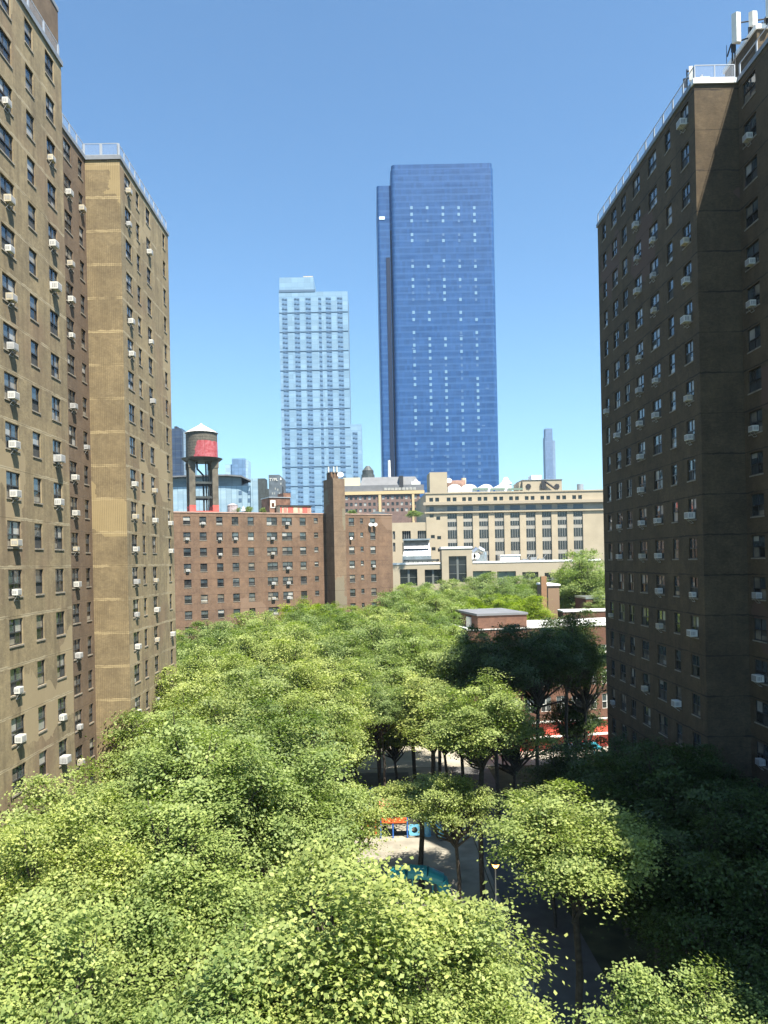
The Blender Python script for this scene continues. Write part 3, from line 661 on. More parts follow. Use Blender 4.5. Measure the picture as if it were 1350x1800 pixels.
co.build('cornice', [mat('cornice_stone', (0.34,0.29,0.22), 0.85), M['cream']], cr)
fz = MB()
cbox(0.02, Lc, 0.005, 0.08, Z4(337), zc0-0.02, fz)
fz.build('shadow_grey_frieze', M['creamgrey'], cr)  # grey strip paints in the shadow under the cornice
for bx in bays + [262]:
    q = MB(); cbox(S4(bx), S4(bx+60) if bx > 300 else S4(288), 0.085, 0.12, Z4(334), Z4(306), q); q.build('frieze_window', mat('dusky_glass', (0.07,0.10,0.13), 0.3) if 'dg' not in M else M['dg'], cr)
M['mullion'] = mat('pale_mullion', (0.26,0.26,0.25), 0.6)
for bi, bx in enumerate(bays):
    a, b = S4(bx), S4(bx+58)
    q = MB(); cbox(a+0.01, b-0.01, -0.54, -0.40, Z4(650), Z4(350), q); q.build('spandrel', M['creamgrey'], cr)
    for (y0, y1) in ((352,378),(401,428),(451,502),(528,580),(606,648)):
        q = MB(); cbox(a+0.05, b-0.05, -0.39, -0.33, Z4(y1), Z4(y0), q)
        wdw = q.build('window', glass_mat('bay_glass', (0.02,0.025,0.03), 0.1) if 'bg' not in M else M['bg'], cr)
        M['bg'] = wdw.data.materials[0]
        q = MB()
        for k in (1, 2, 3):
            s = a + (b-a)*k/4; cbox(s-0.05, s+0.05, -0.32, -0.28, Z4(y1), Z4(y0), q)
        if False: cbox(a+0.06, b-0.06, -0.325, -0.29, Z4((y0+y1)/2)-0.08, Z4((y0+y1)/2)+0.08, q)
        q.build('mullion', M['mullion'], wdw)
for s0_, s1_, z0_, z1_ in smallw:
    q = MB(); cbox(s0_+0.02, s1_-0.02, -0.5, -0.4, z0_, z1_, q); o = q.build('small_window', M['bg'], cr)
# left low wing of the cream building
q = MB(); wl0, wl1 = S4(-30), -0.02
lops = [(S4(a)-wl0, S4(b)-wl0, Z4(c), Z4(d)) for a, b, c, d in ((35,50,500,450),(93,145,500,450),(187,240,500,450),(35,50,575,520),(93,145,600,520),(187,240,600,520))]
facade(q, cpt(wl0, -0.3), tuple(CD), wl1-wl0, 0, Z4(410, 140), lops, 0.8, 0); 
cbox(wl0, wl1, -20, -0.32, Z4(410,140)-0.8, Z4(410,140)-0.6, q); q.build('low_wing', M['cream'], cr)
for a, b, c, d in lops:
    q = MB(); cbox(a+wl0, b+wl0, -0.95, -0.85, c, d, q); o = q.build('window', M['bg'], cr)
    q = MB(); 
    for k in (1, 2, 3): s = a+wl0+(b-a)*k/4; cbox(s-0.06, s+0.06, -0.84, -0.78, c, d, q)
    q.build('mullion', M['mullion'], o)
# penthouses
def cbuild(name, x0, x1, y0, y1, d0, d1, m, par=cr):
    q = MB(); cbox(S4(x0,(y0+y1)/2), S4(x1,(y0+y1)/2), d0, d1, Z4(y1,(x0+x1)/2), Z4(y0,(x0+x1)/2), q); return q.build(name, m, par)
cbuild('penthouse', 265, 372, 100, 245, -12, -2, M['cream']); cbuild('penthouse', 838, 1080, 146, 240, -14, -3, M['cream'])
cbuild('penthouse_side', 819, 837.5, 158, 240, -13, -4, M['cream'])
cbuild('parapet_cap', 836, 1083, 142, 146, -14.2, -2.8, M['copingdark'])
for cx in (873, 1048):
    q = MB(); a = cpt(S4(cx,185), -2.9); q.tube((a[0], a[1], Z4(185,cx)), (a[0], a[1]-0.15, Z4(185,cx)), 0.95, n=6); q.build('round_vent', M['iron'], cr)
cbuild('roof_box', 900, 962, 112, 146, -10, -5, M['white'])
q = MB(); a = cpt(S4(968,175), -2.6); z1 = Z4(150,968); z0 = Z4(205,968); q.box(a[0]-1.0, a[0]+0.6, a[1]-0.5, a[1], z0, z1); q.tube((a[0]+0.2,a[1]-0.3,z1-0.3),(a[0]+3.6,a[1]-0.3,z0+0.3),0.35); q.build('duct', M['iron'], cr)
# white barrel roofs
for i, (x0, x1) in enumerate(((378,460),(462,556),(572,655),(668,770))):
    q = MB(); a, b = S4(x0,190), S4(x1,190); zb = Z4(214,x0); h = Z4(172,x0)-zb; n = 10
    for k in range(n):
        t0, t1 = math.pi*k/n, math.pi*(k+1)/n; f = lambda t: (a+(b-a)*(0.5-0.5*math.cos(t)), zb+h*(0.35+0.65*math.sin(t)))
        (sa, za), (sb, zb2) = f(t0), f(t1)
        A, B_, C_, D_ = cpt(sa,-3), cpt(sb,-3), cpt(sb,-14), cpt(sa,-14)
        q.face([(*A, za), (*B_, zb2), (*C_, zb2), (*D_, za)]); q.face([(*A, zb-1), (*B_, zb-1), (*B_, zb2), (*A, za)])
    q.build('skylight', M['white'], cr)
for i, (x0, x1) in enumerate(((530,625),(640,728),(745,838))): cbuild('vent_grille', x0, x1, 196, 208, -2.9, -2.6, mat('green_grille', (0.16,0.22,0.17), 0.7) if 'gg' not in M else M['gg'])
q = MB(); a = cpt(S4(745,150), -6); q.tube((a[0],a[1],Z4(215)), (a[0],a[1],Z4(165)), 1.9, 1.9, 16); q.tube((a[0],a[1],Z4(165)), (a[0],a[1],Z4(150)), 2.2, 1.2, 16); q.tube((a[0],a[1],Z4(150)), (a[0],a[1],Z4(125)), 1.3, 0.6, 16); tag(q.build('roof_tank', M['white']), 'white domed tank on the cream building roof, left of its right penthouse', 'roof tank')
q = MB(); a = cpt(S4(1208,190), -6); q.tube((a[0],a[1],Z4(225)), (a[0],a[1],Z4(166,1208)), 1.15, n=16); tag(q.build('roof_cylinder', M['steel']), 'grey upright cylinder near the right end of the cream building roof', 'roof cylinder')
q = MB(); a = cpt(S4(440,155), -8); q.box(a[0]-3.0, a[0]+3.2, a[1]-1, a[1]+2, Z4(200), Z4(140,440)); tag(q.build('rusty_roof_unit', mat('rusty_metal', (0.28,0.17,0.13), 0.7, var=0.5, vscale=0.5)), 'rusty brown unit on the cream roof beside the square left penthouse', 'roof unit')
q = MB(); a = cpt(S4(487,155), -8); q.tube((a[0],a[1],Z4(200)), (a[0],a[1],Z4(125,487)), 0.9, n=12); tag(q.build('roof_flue', M['beige']), 'pale flue with white cap right of the rusty unit, cream roof', 'flue')
a = cpt(S4(387,160), -4); dish(a[0], a[1], Z4(190,387), 1.0, 'large white dish right of the square penthouse on the cream building', pole=2.2)
# ---- annex in front
AY = 240.0
an = thing('annex_building', 'low cream annex with large dark gridded windows in front of the cream building', 'annex', (W(870,1000,AY)[0], AY+8, 0))
def AX(x, y=700): a, b = zoom4(x, y); return W(a, b, AY)[0]
def AZ(y, x=400): a, b = zoom4(x, y); return W(a, b, AY)[1]
q = MB(); x0 = AX(-60); az = AZ(660)
aops = [(AX(a,c)-x0, AX(b,c)-x0, AZ(d,a), AZ(c,a)) for a, b, c, d in ((80,185,695,797),(230,333,697,785),(523,636,706,800),(670,785,708,800),(824,922,712,800),(960,1060,716,800))]
facade(q, (x0, AY), (1,0), AX(1300)-x0, 0, az, aops, 0.9); q.prism([(x0,AY+.1),(AX(1300),AY+.1),(AX(1300),AY+18),(x0,AY+18)], az-1.1, az-0.9)
q.build('wall', M['cream'], an)
q = MB(); q.box(x0, AX(334)-0.3, AY-0.15, AY+0.5, az, az+0.55); q.box(AX(518)+0.25, AX(1300), AY-0.15, AY+0.5, az, az+0.55); q.build('coping', M['white'], an)
q = MB(); bx0, bx1 = AX(334), AX(517); facade(q, (bx0, AY-0.8), (1,0), bx1-bx0, 0, AZ(570), [(AX(376)-bx0, AX(484)-bx0, AZ(775), AZ(615))], 0.7)
facade(q, (bx0, AY+6), (0,-1), 6.8, 0, AZ(570), []); facade(q, (bx1, AY-0.8), (0,1), 6.8, 0, AZ(570), []); q.prism([(bx0,AY-.7),(bx1,AY-.7),(bx1,AY+6),(bx0,AY+6)], AZ(570)-.5, AZ(570)-.3); q.build('entrance_block', M['cream'], an)
q = MB(); q.box(bx0-0.2, bx1+0.2, AY-1.0, AY+6, AZ(570), AZ(557)); q.build('entrance_coping', M['white'], an)
for i, (a, b, c, d) in enumerate(aops + [(AX(376)-x0, AX(484)-x0, AZ(775), AZ(615))]):
    yy = AY + 0.8 if i < 6 else AY - 0.2
    q = MB(); q.box(x0+a+.01, x0+b-.01, yy, yy+0.08, c, d); gg_ = mat('green_tinted_glass', (0.20,0.24,0.18), 0.3) if i in (2,3) else M['bg']
    o = q.build('window', gg_, an)
    q = MB(); mx = x0+(a+b)/2; q.box(mx-0.32, mx+0.32, yy-0.14, yy-0.01, c, d, 0)
    n = max(2, int((d-c)/2.4))
    for k in range(1, n): zz = c+(d-c)*k/n; q.box(x0+a+.02, x0+b-.02, yy-0.1, yy-0.01, zz-0.07, zz+0.07, 0)
    q.build('mullion', mat('window_grid', (0.14,0.15,0.14), 0.5) if 'wg' not in M else M['wg'], o)
# cooling plant on the annex roof
cl = thing('cooling_unit', 'large silver cooling unit on the white annex roof at left', 'cooling unit', (AX(187), AY+5, az))
q = MB(); xa, xb = AX(108,560), AX(266,560); zA, zB, zC = AZ(608), AZ(562), AZ(512)
q.face([(xa-0.5,AY+3,zA),(xb+0.2,AY+3,zA),(xb+0.2,AY+4.2,zB),(xa+0.2,AY+4.2,zB)]); q.face([(xa,AY+3.4,zB),(xb,AY+3.4,zB),(xb,AY+5.5,zC),(xa,AY+5.5,zC)])
q.box(xa, xb, AY+5.5, AY+9, az-0.9, zC); q.box(xa-0.2, xb+0.2, AY+3.2, AY+9.1, zC, zC+0.5); q.box(xa-0.5, xb+0.4, AY+3.05, AY+9, az-0.9, zA-0.02)
q.build('casing', M['silver'], cl)
q = MB(); q.box(xa-0.3, xb+2.8, AY+1.6, AY+2.4, az+0.9, az+1.5)
for k in range(9): q.tube((xa-0.3+k*1.5, AY+2, az-0.9), (xa-0.3+k*1.5, AY+2, az+0.9), 0.12, n=5)
q.build('pipe_rack', M['darkgreen'], cl)
for i, x in enumerate((528, 552)):
    q = MB(); q.tube((AX(x,617), AY+3.5, AZ(617)), (AX(x,617), AY+2.4, AZ(617)), 0.85, 1.0, 16); q.tube((AX(x,617), AY+3.5, az-0.9), (AX(x,617), AY+3.5, AZ(617)), 0.5, n=8)
    tag(q.build('duct_horn', M['white']), 'round white duct mouth, %s of two beside the tall annex entrance block' % ['left','right'][i], 'duct')
q = MB(); q.path([(AX(530,590),AY+6,az),(AX(540,590),AY+6,AZ(600)),(AX(570,590),AY+6,AZ(572)),(AX(605,590),AY+6,AZ(592)),(AX(612,590),AY+6,az)], [1.1]*5, 12); q.box(AX(560,590), AX(610,590), AY+5, AY+8, az-0.9, AZ(610))
tag(q.build('duct', M['silver']), 'big curved silver duct on the annex roof right of the entrance block', 'duct')
q = MB(); q.box(AX(703), AX(822), AY+3, AY+7, az-0.9, AZ(620)); q.box(AX(700), AX(826), AY+2.8, AY+7.2, AZ(620), AZ(612)); tag(q.build('white_roof_unit', M['white']), 'long white box unit in the middle of the annex roof', 'roof unit')
for i in range(3):
    q = MB(); x = AX(862 + i*50); q.box(x-1.0, x+0.9, AY+4, AY+6, az-0.9, az+1.0+0.5*(i%2)); q.tube((x-1.2,AY+3.8,az-0.9),(x+1.4,AY+3.8,az+2.4),0.09,n=5)
    tag(q.build('roof_machine', M['steel']), 'small grey machine on the annex roof, %s of three right of the white box' % ['leftmost','middle','rightmost'][i], 'roof machine')

# ================================================================== MANSARD BUILDING
MY = 372.0
mh = thing('mansard_building', 'mauve brick building with slate mansard roof and yellow band behind the brick block', 'building', (W(676,900,MY)[0], MY+10, 0))
def z3(x, y): return 560 + x/5.1923, 780 + y/5.1923
def MX(x, y=560): return W(*z3(x, y), MY)[0]
def MZ(y, x=600): return W(*z3(x, y), MY)[1]
q = MB(); x0, x1 = MX(170), MX(925)
mo = []; 
for yy in (478, 535, 590):
    for k in range(16): mo.append((MX(245+k*42)-x0, MX(245+k*42+24)-x0, MZ(yy+30), MZ(yy)))
facade(q, (x0, MY), (1,0), x1-x0, 0, MZ(458), mo, 0.3); q.box(x0, x1, MY+0.5, MY+25, 0, MZ(458)-0.1); q.build('wall', M['brickM'], mh)
for i, (a, b, c, d) in enumerate(mo):
    q = MB(); q.box(x0+a, x0+b, MY+0.2, MY+0.3, c, d); q.build('window', M['g_blind'] if (i*7)%5 < 2 else M['g_dark'], mh)
q = MB(); q.box(x0, MX(968), MY-0.6, MY+1, MZ(462), MZ(433)); q.box(MX(548), MX(572), MY-0.5, MY-0.02, 0, MZ(462)); q.box(MX(853), MX(875), MY-0.5, MY-0.02, 0, MZ(462)); q.box(MX(920), MX(968), MY-0.3, MY+6, 0, MZ(500)); q.build('yellow_band', mat('yellow_stucco', (0.52,0.40,0.22), 0.8), mh)
q = MB(); q.box(x0, MX(965), MY+0.3, MY+3, MZ(433), MZ(378)); q.build('attic_wall', M['slate'], mh)
for k in range(9):
    q = MB(); a = MX(600+k*33); q.box(a, a+1.4, MY+0.15, MY+0.28, MZ(425), MZ(402)); q.build('attic_window', M['g_blind'], mh)
q = MB(); zz0, zz1 = MZ(376), MZ(298)
A = [(MX(382),MY+1),(MX(940),MY+1),(MX(935),MY+20),(MX(382),MY+20)]; B_ = [(MX(405),MY+3),(MX(890),MY+3),(MX(888),MY+18),(MX(405),MY+18)]
for i in range(4):
    j = (i+1)%4; q.face([(*A[i],zz0),(*A[j],zz0),(*B_[j],zz1),(*B_[i],zz1)])
q.face([(*b,zz1) for b in B_]); q.box(MX(740), MX(778), MY+0.2, MY+3, MZ(432), zz1+0.2, 1); q.build('mansard_roof', [M['slate'], M['iron']], mh)
q = MB(); q.box(MX(228), MX(383), MY+2, MY+12, MZ(376), MZ(300)); q.build('penthouse', mat('pale_yellow_render', (0.58,0.53,0.38), 0.8), mh)
q = MB(); X = MX(456); q.tube((X,MY+8,zz1-1), (X,MY+8,MZ(262)), 3.4, 3.2, 8); q.tube((X,MY+8,MZ(262)), (X,MY+8,MZ(228)), 2.8, 2.8, 16); q.tube((X,MY+8,MZ(228)), (X,MY+8,MZ(182)), 2.9, 0.9, 16)
tag(q.build('water_tank', M['darkgreen']), 'small dark round tank with pointed roof on the slate mansard roof', 'water tank', None)
q = MB(); X = MX(654); q.tube((X,MY+6,zz1), (X,MY+6,MZ(138)), 0.75, 0.6, 8); tag(q.build('mast', M['winwhite']), 'pale thin mast on the slate roof before the blue tower', 'mast')
q = MB(); X = MX(893); q.prism([(X-2.2,MY+1),(X+2.2,MY+1),(X+2.2,MY+3),(X-2.2,MY+3)], MZ(376), MZ(350)); q.tube((X,MY+2,MZ(350)),(X,MY+2,MZ(325)),1.2,0.2,8); tag(q.build('dormer', M['winwhite']), 'small white pointed turret on the right end of the slate roof', 'turret')

# ================================================================== GLASS TOWERS
def lin(h): return tuple(((int(h[i:i+2],16)/255+0.055)/1.055)**2.4 for i in (0,2,4))
def curtain_mat(name, c1, c2, pitch, vpitch, rough=0.25, metal=0.0, linec=None, lk=0.3, vk=0.12, z0=0.0, w=0.16):
    m = bpy.data.materials.new(name); m.use_nodes = True; t = NT(m); b = m.node_tree.nodes['Principled BSDF']
    b.inputs['Roughness'].default_value = rough; b.inputs['Metallic'].default_value = metal
    pos, s_, z_, sv = wall_coords(t)
    mp = t.n('ShaderNodeMapping'); mp.inputs['Scale'].default_value = (0.035, 1.0/pitch, 1); t.l(sv, mp.inputs['Vector'])
    n = t.noise(mp.outputs[0], 1.3, 3, 0.7); c = t.ramp(n, 0.3, 0.7, c1, c2)
    wn_ = t.n('ShaderNodeTexWhiteNoise'); wn_.noise_dimensions = '2D'
    fl = t.n('ShaderNodeCombineXYZ'); t.l(t.math('FLOOR', t.math('DIVIDE', s_, vpitch)), fl.inputs[0]); t.l(t.math('FLOOR', t.math('DIVIDE', z_, pitch)), fl.inputs[1]); t.l(fl.outputs[0], wn_.inputs['Vector'])
    c = t.mix(1.0, c, t.ramp(wn_.outputs[0], 0, 1, (0.88,)*3, (1.12,)*3), 'MULTIPLY')
    k = t.math('LESS_THAN', t.math('FRACT', t.math('DIVIDE', t.math('SUBTRACT', z_, z0), pitch)), w)
    c = t.mix(t.math('MULTIPLY', k, lk), c, linec or tuple(x*0.5 for x in c1))
    k2 = t.math('LESS_THAN', t.math('FRACT', t.math('DIVIDE', s_, vpitch)), 0.1); c = t.mix(t.math('MULTIPLY', k2, vk), c, tuple(x*0.5 for x in c1))
    t.l(c, b.inputs['Base Color']); return m
def rrect(x0, x1, y0, y1, r, n=5):
    p = []
    for cx, cy, a0 in ((x1-r, y0+r, -90), (x1-r, y1-r, 0), (x0+r, y1-r, 90), (x0+r, y0+r, 180)):
        for k in range(n+1): a = R(a0 + 90*k/n); p.append((cx + r*math.cos(a), cy + r*math.sin(a)))
    return p
TY = 450.0
bt = thing('glass_skyscraper', 'tall deep blue glass skyscraper with five columns of lit windows', 'skyscraper', (45, TY+25, 0))
M['blueglass'] = curtain_mat('deep_blue_curtain_wall', (0.014,0.062,0.19), (0.034,0.096,0.25), 3.82, 1.5, 0.35, linec=(0.055,0.135,0.30), lk=0.45, w=0.28)
M['bluegroove'] = mat('dark_blue_groove', (0.012,0.02,0.05), 0.4)
tx0, tx1 = 15.0, 75.4; tzt = CAMZ + 697/1350*TY
q = MB(); q.prism(rrect(tx0, tx1, TY, TY+45, 2.4), 0, tzt-3.0); q.prism(rrect(tx0+0.5, tx1-0.5, TY+0.5, TY+44.5, 2.2), tzt-3.0, tzt); q.build('main_slab', M['blueglass'], bt)
q = MB(); q.prism(rrect(6.8, 30, TY+3, TY+50, 1.6), 0, CAMZ+660/1350*(TY+3)); q.build('side_slab', M['blueglass'], bt)
q = MB(); q.box(11.6, 13.9, TY+2.7, TY+2.95, 0, 206); q.box(14.3, 15.0, TY+2.7, TY+2.95, 0, 222); q.build('groove', M['bluegroove'], bt)
q = MB(); q.box(8.0, 11.2, TY+2.7, TY+2.95, 228.5, 230.2); q.build('lit_strip', mat('pale_strip', (0.5,0.6,0.7), 0.5, emit=(0.5,0.7,0.9), estr=0.35), bt)
M['lit'] = mat('lit_window', (0.10,0.20,0.31), 0.5, emit=(0.45,0.70,0.95), estr=0.08)
M['lit2'] = mat('dim_lit_window', (0.055,0.13,0.27), 0.5, emit=(0.35,0.55,0.85), estr=0.03)
pxs = [432,575,718,862,1005]; lit = []
ys6 = [495,555,615,740,795,978,1030,1150,1212,1272,1332,1450,1515]
ys7 = [128,185,243,300,362,425,485,547,603,660,720,780,840,905,962,1018,1140,1197,1257,1320,1380,1440]
rr = random.Random(5)
for j, y in enumerate([270+v/5.1923 for v in ys6] + [560+v/5.1923 for v in ys7]):
    for i, p_ in enumerate(pxs):
        pr_ = rr.random()
        if pr_ < 0.06: continue
        px = 640 + p_/5.1923 + 0.0203*(y-365) 
        X, Z = W(px, y, TY); big = pr_ > 0.35
        lit.append((X, Z, 0.75 if big else 0.6, 0.9 if big else 0.8, big))
for i in range(5):
    y = 380 + rr.random()*440; px = 700 + rr.random()*160; X, Z = W(px, y, TY); lit.append((X, Z, 0.9, 0.4, False))
lit.sort(key=lambda q_: -q_[2])
rest = MB()
for i, (X, Z, w2, h2, big) in enumerate(lit):
    if i < 99:
        q = MB(); q.box(X-w2, X+w2, TY-0.10, TY-0.02, Z-h2, Z+h2); q.build('lit_window', M['lit'] if big else M['lit2'], bt)
    else: rest.box(X-w2, X+w2, TY-0.10, TY-0.02, Z-h2, Z+h2)
o = rest.build('lit_window', M['lit2'], bt); o['kind'] = 'stuff'
# ---- pale residential tower
RY = 440.0
rt2 = thing('residential_tower', 'pale blue glass residential tower with stepped top, left of the deep blue skyscraper', 'skyscraper', (-33, RY+15, 0))
M['paleglass'] = curtain_mat('pale_blue_curtain_wall', (0.175,0.295,0.42), (0.225,0.345,0.46), 2.76, 3.6, 0.45, linec=(0.12,0.20,0.31), lk=0.28, vk=0.1, w=0.14)
M['palepanel'] = mat('pale_blue_recess', (0.145,0.245,0.38), 0.3, var=0.12, vscale=0.3)
M['palebar'] = mat('slate_blue_bar', (0.085,0.145,0.225), 0.5)
def RX(px, py): return W(px, py, RY)[0]
def RZ_(py, px=550): return W(px, py, RY)[1]
q = MB(); q.box(RX(490,520), RX(611,520), RY, RY+26, 0, RZ_(513,550)); q.build('main_block', M['paleglass'], rt2)
q = MB(); q.box(RX(490,500)+.3, RX(551,500), RY+0.4, RY+20, RZ_(513,550), RZ_(487,520)); q.box(RX(490,500), RX(552,500)+.5, RY-0.2, RY+20, RZ_(513,550)+0.01, RZ_(509.5,550)+.2, 1); q.build('crown_block', [M['paleglass'], M['palebar']], rt2)
q = MB(); q.box(RX(532,485), RX(549,485), RY+4, RY+12, RZ_(487,540), RZ_(481,540)); q.box(RX(592,510), RX(604,510), RY+4, RY+10, RZ_(513,597), RZ_(510.8,597)); q.build('roof_plant', M['beige'], rt2)
q = MB(); q.box(RX(611,760)+0.1, RX(635.5,760), RY+1.5, RY+22, 0, RZ_(745,620)); q.build('side_wing', M['paleglass'], rt2)
fl = []
for j in range(56):
    Z = RZ_(522,550) - j*2.76 - 1.6
    if Z < 20: break
    for i, px in enumerate((500,521.5,541.5,562,577,597)):
        w2 = 3.1 if i != 3 else 1.65; fl.append((RX(px,520), Z, w2, RY))
    if Z < RZ_(750,620) - 2: fl.append((RX(624,760), Z, 2.9, RY+1.5))
fl.sort(key=lambda a: -(a[1]))
rest = MB()
def flat(mb, X, Z, w2, yy):
    mb.box(X-w2/2, X+w2/2, yy-0.06, yy-0.01, Z-1.35, Z+1.3, 0)
    mb.box(X-w2*0.42, X-w2*0.05, yy-0.30, yy-0.07, Z+0.35, Z+1.0, 1); mb.box(X+w2*0.05, X+w2*0.46, yy-0.30, yy-0.07, Z+0.15, Z+0.75, 1)
for i, (X, Z, w2, yy) in enumerate(fl):
    if i < 99: q = MB(); flat(q, X, Z, w2, yy); q.build('balcony_window', [M['palepanel'], M['palebar']], rt2)
    else: flat(rest, X, Z, w2, yy)
o = rest.build('balcony_window', [M['palepanel'], M['palebar']], rt2); o['kind'] = 'stuff'
q = MB()
for j in range(0, 56, 4):
    Z = RZ_(532,550) - (j+2)*2.76
    if Z > 20: q.box(RX(490,520)-.05, RX(611,520)+.05, RY-0.25, RY-0.01, Z-0.12, Z+0.12)
q.build('floor_band', M['palebar'], rt2)
# ---- far thin tower
FY = 1500.0
ft = thing('slender_tower', 'very distant slender hazy blue tower above the cream building penthouse', 'skyscraper', (W(966,840,FY)[0], FY, 0))
q = MB(); xa = W(958,800,FY)[0]; xb = W(972,800,FY)[0]; zt_ = W(966,753,FY)[1]
q.box(xa+.5, xb, FY, FY+18, 0, W(966,768,FY)[1]); q.box(xa+2, xb, FY+1, FY+17, 0, zt_); q.build('shaft', curtain_mat('hazy_glass', (0.10,0.16,0.28), (0.14,0.21,0.34), 4, 3, 0.5), ft)
q = MB(); q.box(xb, W(977,820,FY)[0], FY+2, FY+16, 0, W(975,774,FY)[1]); q.build('lower_shaft', curtain_mat('hazy_glass2', (0.18,0.26,0.38), (0.2,0.28,0.4), 4, 3, 0.5), ft)
# ---- dark tower at far left and the others behind the water tank
DY = 400.0
dk = thing('dark_glass_tower', 'dark glass tower half hidden behind the left tower and the water tank', 'skyscraper', (W(316,800,DY)[0], DY+12, 0))
q = MB(); q.box(W(285,800,DY)[0], W(320.5,800,DY)[0], DY, DY+24, 0, W(315,753,DY)[1]); q.build('dark_face', curtain_mat('dark_curtain_wall', (0.018,0.028,0.060), (0.05,0.075,0.13), 3.6, 2.6, 0.3, vk=0.6, linec=(0.1,0.12,0.14)), dk)
q = MB(); q.box(W(320.5,800,DY)[0]+.02, W(327.5,800,DY)[0], DY+3, DY+24, 0, W(323,757,DY)[1]); q.build('light_side', curtain_mat('grey_blue_wall', (0.16,0.24,0.34), (0.24,0.33,0.42), 3.6, 3, 0.3), dk)
q = MB(); q.box(W(304,800,DY)[0], W(309,800,DY)[0], DY+4, DY+12, W(307,752,DY)[1], W(307,747,DY)[1]); q.build('roof_plant', M['iron'], dk)
GY = 300.0
gl = thing('curved_glass_building', 'low pale glass building with a curved dark roof edge behind the water tank', 'glass building', (W(390,880,GY)[0], GY+10, 0))
def g1(px, py): return W(px, py, GY)
q = MB(); q.box(g1(270,880)[0], g1(441,880)[0], GY+0.5, GY+20, 0, g1(360,855)[1]); q.box(g1(441,880)[0]+.02, g1(459,880)[0], GY, GY+20, 0, g1(450,841)[1]); q.build('glass_wall', curtain_mat('ice_blue_curtain_wall', (0.24,0.35,0.44), (0.32,0.43,0.50), 3.5, 2.1, 0.3, vk=0.6, linec=(0.25,0.38,0.48)), gl)
q = MB(); q.box(g1(270,860)[0], g1(424,860)[0], GY+1, GY+18, g1(360,855)[1]+.01, g1(360,836)[1]); q.build('upper_gallery', curtain_mat('gallery_glass', (0.05,0.08,0.11), (0.20,0.25,0.28), 9, 9, 0.2), gl)
q = MB(); pts = [(270,839),(330,836),(400,834.5),(425,836.5),(441,844)]
for (a, b), (c, d) in zip(pts, pts[1:]):
    A, B2 = g1(a, b), g1(c, d); q.face([(A[0],GY-1.5,A[1]),(B2[0],GY-1.5,B2[1]),(B2[0],GY+20,B2[1]),(A[0],GY+20,A[1])]); q.face([(A[0],GY-1.5,A[1]-0.55),(B2[0],GY-1.5,B2[1]-0.55),(B2[0],GY-1.5,B2[1]),(A[0],GY-1.5,A[1])])
    q.face([(A[0],GY-1.5,A[1]-0.55),(A[0],GY+20,A[1]-0.55),(B2[0],GY+20,B2[1]-0.55),(B2[0],GY-1.5,B2[1]-0.55)])
q.build('curved_roof', M['slate'], gl)
for i in range(4):
    a, b = g1(422 if i%2 else 438, 866 if i < 2 else 879); q = MB(); q.box(a-0.6, a+0.6, GY+0.38, GY+0.48, b-0.7, b+0.7); q.build('window', M['palebar'], gl)
SY = 900.0
st = thing('blue_office_tower', 'distant mid blue glass office tower above the curved glass building', 'skyscraper', (W(420,830,SY)[0], SY+15, 0))
q = MB(); q.box(W(408,830,SY)[0], W(431,830,SY)[0], SY, SY+25, 0, W(420,806,SY)[1]); q.build('main_block', curtain_mat('steel_blue_wall', (0.09,0.17,0.30), (0.16,0.26,0.42), 4, 5, 0.3, vk=0.5), st)
q = MB(); q.box(W(431,830,SY)[0]+.02, W(435.5,830,SY)[0], SY+5, SY+25, 0, W(433,808,SY)[1]); q.box(W(395,830,SY)[0], W(408,830,SY)[0]-.02, SY+3, SY+22, 0, W(400,816,SY)[1]); q.build('light_wing', curtain_mat('light_blue_wall', (0.28,0.42,0.58), (0.34,0.48,0.62), 4, 5, 0.4), st)
NY = 260.0
sg = thing('sign_building', 'small dark grey building with pale letters along its arched top', 'building', (W(485,855,NY)[0], NY+6, 0))
q = MB(); xa, xb = W(472.5,855,NY)[0], W(496.5,855,NY)[0]; zt_ = W(485,840,NY)[1]; zm = W(485,834.5,NY)[1]
prof = [(xa,0),(xb,0),(xb,zt_)] + [(xb-(xb-xa)*0.04*k-0.05, zt_+(zm-zt_)*math.sin(k/6*math.pi/2)) for k in range(1,7)] + [(xa+0.2,zm),(xa,zm)]
n = len(prof); q.face([(x,NY,z) for x,z in prof]); 
for i in range(n):
    j=(i+1)%n; q.face([(prof[i][0],NY,prof[i][1]),(prof[i][0],NY+10,prof[i][1]),(prof[j][0],NY+10,prof[j][1]),(prof[j][0],NY,prof[j][1])])
q.build('wall', mat('slate_grey_wall', (0.10,0.12,0.14), 0.6, var=0.35, vscale=0.5), sg)
fc = bpy.data.curves.new('letters', 'FONT'); fc.body = 'TYPL'; fc.size = 1.4; fc.extrude = 0.05; fc.space_character = 0.95
fo = bpy.data.objects.new('letters_tmp', fc); me = bpy.data.meshes.new_from_object(fo); bpy.data.objects.remove(fo); me.materials.clear(); me.materials.append(M['winwhite'])
for v_ in me.vertices: x, y, z = v_.co; v_.co = (x, -z, y)
p0 = Vector(wloc(sg)); o = link('letters', me, sg, Vector((xa+0.15, NY-0.12, zt_-1.05)) - p0)
q = MB(); cx = xb-0.5; q.face([(cx-0.3,NY-.1,zt_-.6),(cx,NY-.1,zt_-.85),(cx+.3,NY-.1,zt_-.6),(cx,NY-.1,zt_+.25)]); q.build('drop_mark', M['winwhite'], sg)
for i, (dx, dz) in enumerate(((1.2,-5.2),(2.2,-3.6),(3.0,-4.0),(3.6,-5.3),(4.1,-2.0),(1.9,-5.2))):
    q = MB(); q.box(xa+dx-.15, xa+dx+.2, NY-.06, NY-.01, zt_+dz-.4, zt_+dz+.3); q.build('window', M['g_blind'], sg)
